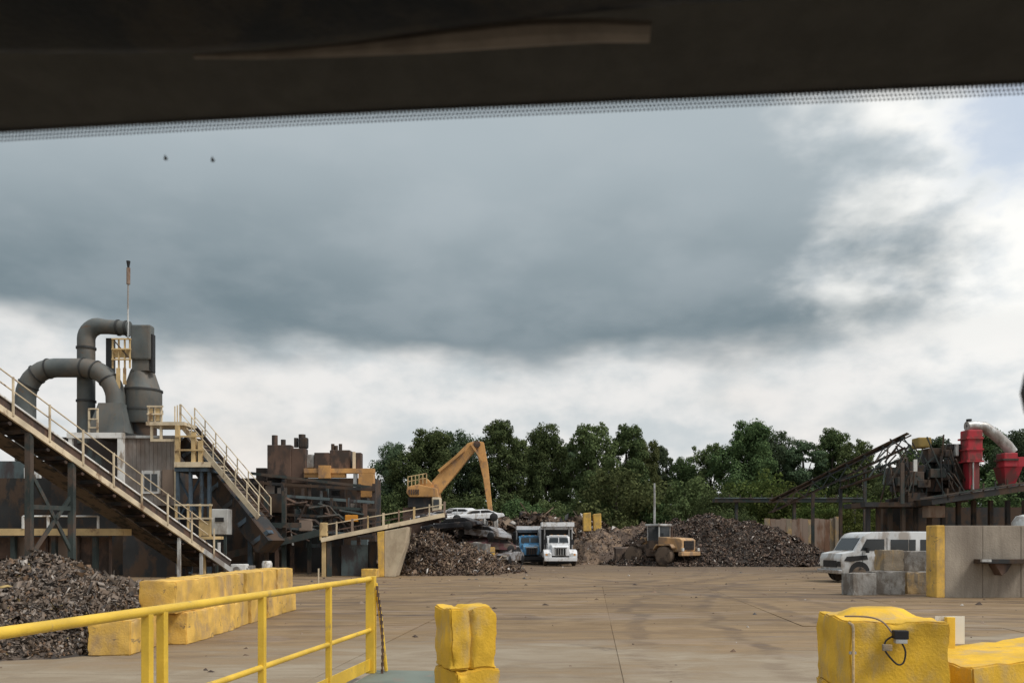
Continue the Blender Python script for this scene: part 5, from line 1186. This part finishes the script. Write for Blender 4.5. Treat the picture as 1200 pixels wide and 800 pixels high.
# sun visor folded up
def vl(px, py, y):                                       # local point at forward distance y
    d = Matrix.Rotation(LANE, 3, 'Z') @ Vector(((px-HX)/F, 1, (HY-py)/F)); return Vector((0, 0, EZ)) + d*(y/d.y)
VY = .44
edge = [(-140, 66), (0, 63), (120, 63.5), (230, 62), (330, 55), (420, 47), (540, 32), (650, 19), (760, 9), (880, 1), (980, -8), (1030, -30)]
fe = [vl(px, py, VY - (.0 if px < 900 else (px-900)*.0004)) for px, py in edge]
m_ = MB(); n_ = len(fe); vs = []
ring = [(0, .0), (-.012, -.004), (-.05, .002), (-.17, .022), (-.17, .040), (-.05, .022), (-.010, .018)]
for p in fe:
    for dy_, dz_ in ring: vs.append(p + Vector((0, dy_, dz_)))
nr_ = len(ring); fs = [(i*nr_+j, i*nr_+(j+1) % nr_, (i+1)*nr_+(j+1) % nr_, (i+1)*nr_+j) for i in range(n_-1) for j in range(nr_)] + [tuple(range(nr_)), tuple((n_-1)*nr_+j for j in reversed(range(nr_)))]
m_.add(vs, fs); vis = m_.part('sun_visor', visor_m, t, smooth=True)
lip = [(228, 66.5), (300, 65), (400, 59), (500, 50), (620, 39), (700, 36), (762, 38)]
m_ = MB(); m_.tube([vl(px, py, VY+.012) for px, py in lip], [.0012, .0022, .0034, .0055, .0068, .0060, .0052], 8); m_.part('lit_edge', lip_m, vis, smooth=True)  # thin roll added to show the lit strip along the visor edge
# rear-view mirror
mc = vl(1208, 456, .50); m_ = MB(); ov = [(.118*(1 if math.cos(a) > 0 else -1)*abs(math.cos(a))**.6, .036*(1 if math.sin(a) > 0 else -1)*abs(math.sin(a))**.8) for a in [i*math.pi/12 for i in range(24)]]
m_.prism([(mc.x+.118+u, mc.z+v) for u, v in ov], .488, .515, 'Y'); mr = m_.part('mirror', black_p, t, smooth=True, bevel=.004)
m_ = MB(); m_.tube([(mc.x+.118, .515, mc.z), (mc.x+.118, .56, mc.z+.04), (mc.x+.118, .66, mc.z+.165)], .009, 8); m_.part('mirror_stem', black_p, mr, smooth=True)
# pillars, dash and cowl, out of the frame
for s, x in ((-1, XL-.03), (1, XR+.03)):
    m_ = MB(); m_.tube([(x, YH-.08, ZH+.0), (x+s*.07, YH+.18, ZH-.30), (x+s*.13, YH+.37, ZH-.60)], .045, 8); m_.part('pillar', cab_m, t, smooth=True)
m_ = MB(); m_.b2(XL-.05, XR+.05, .62, 1.05, ZH-1.0, ZH-.66); m_.part('dashboard', cab_m, t, bevel=.05)
m_ = MB(); m_.b2(XL-.08, XR+.08, -1.35, -1.25, .4, ZH); m_.part('rear_wall', cab_m, t)
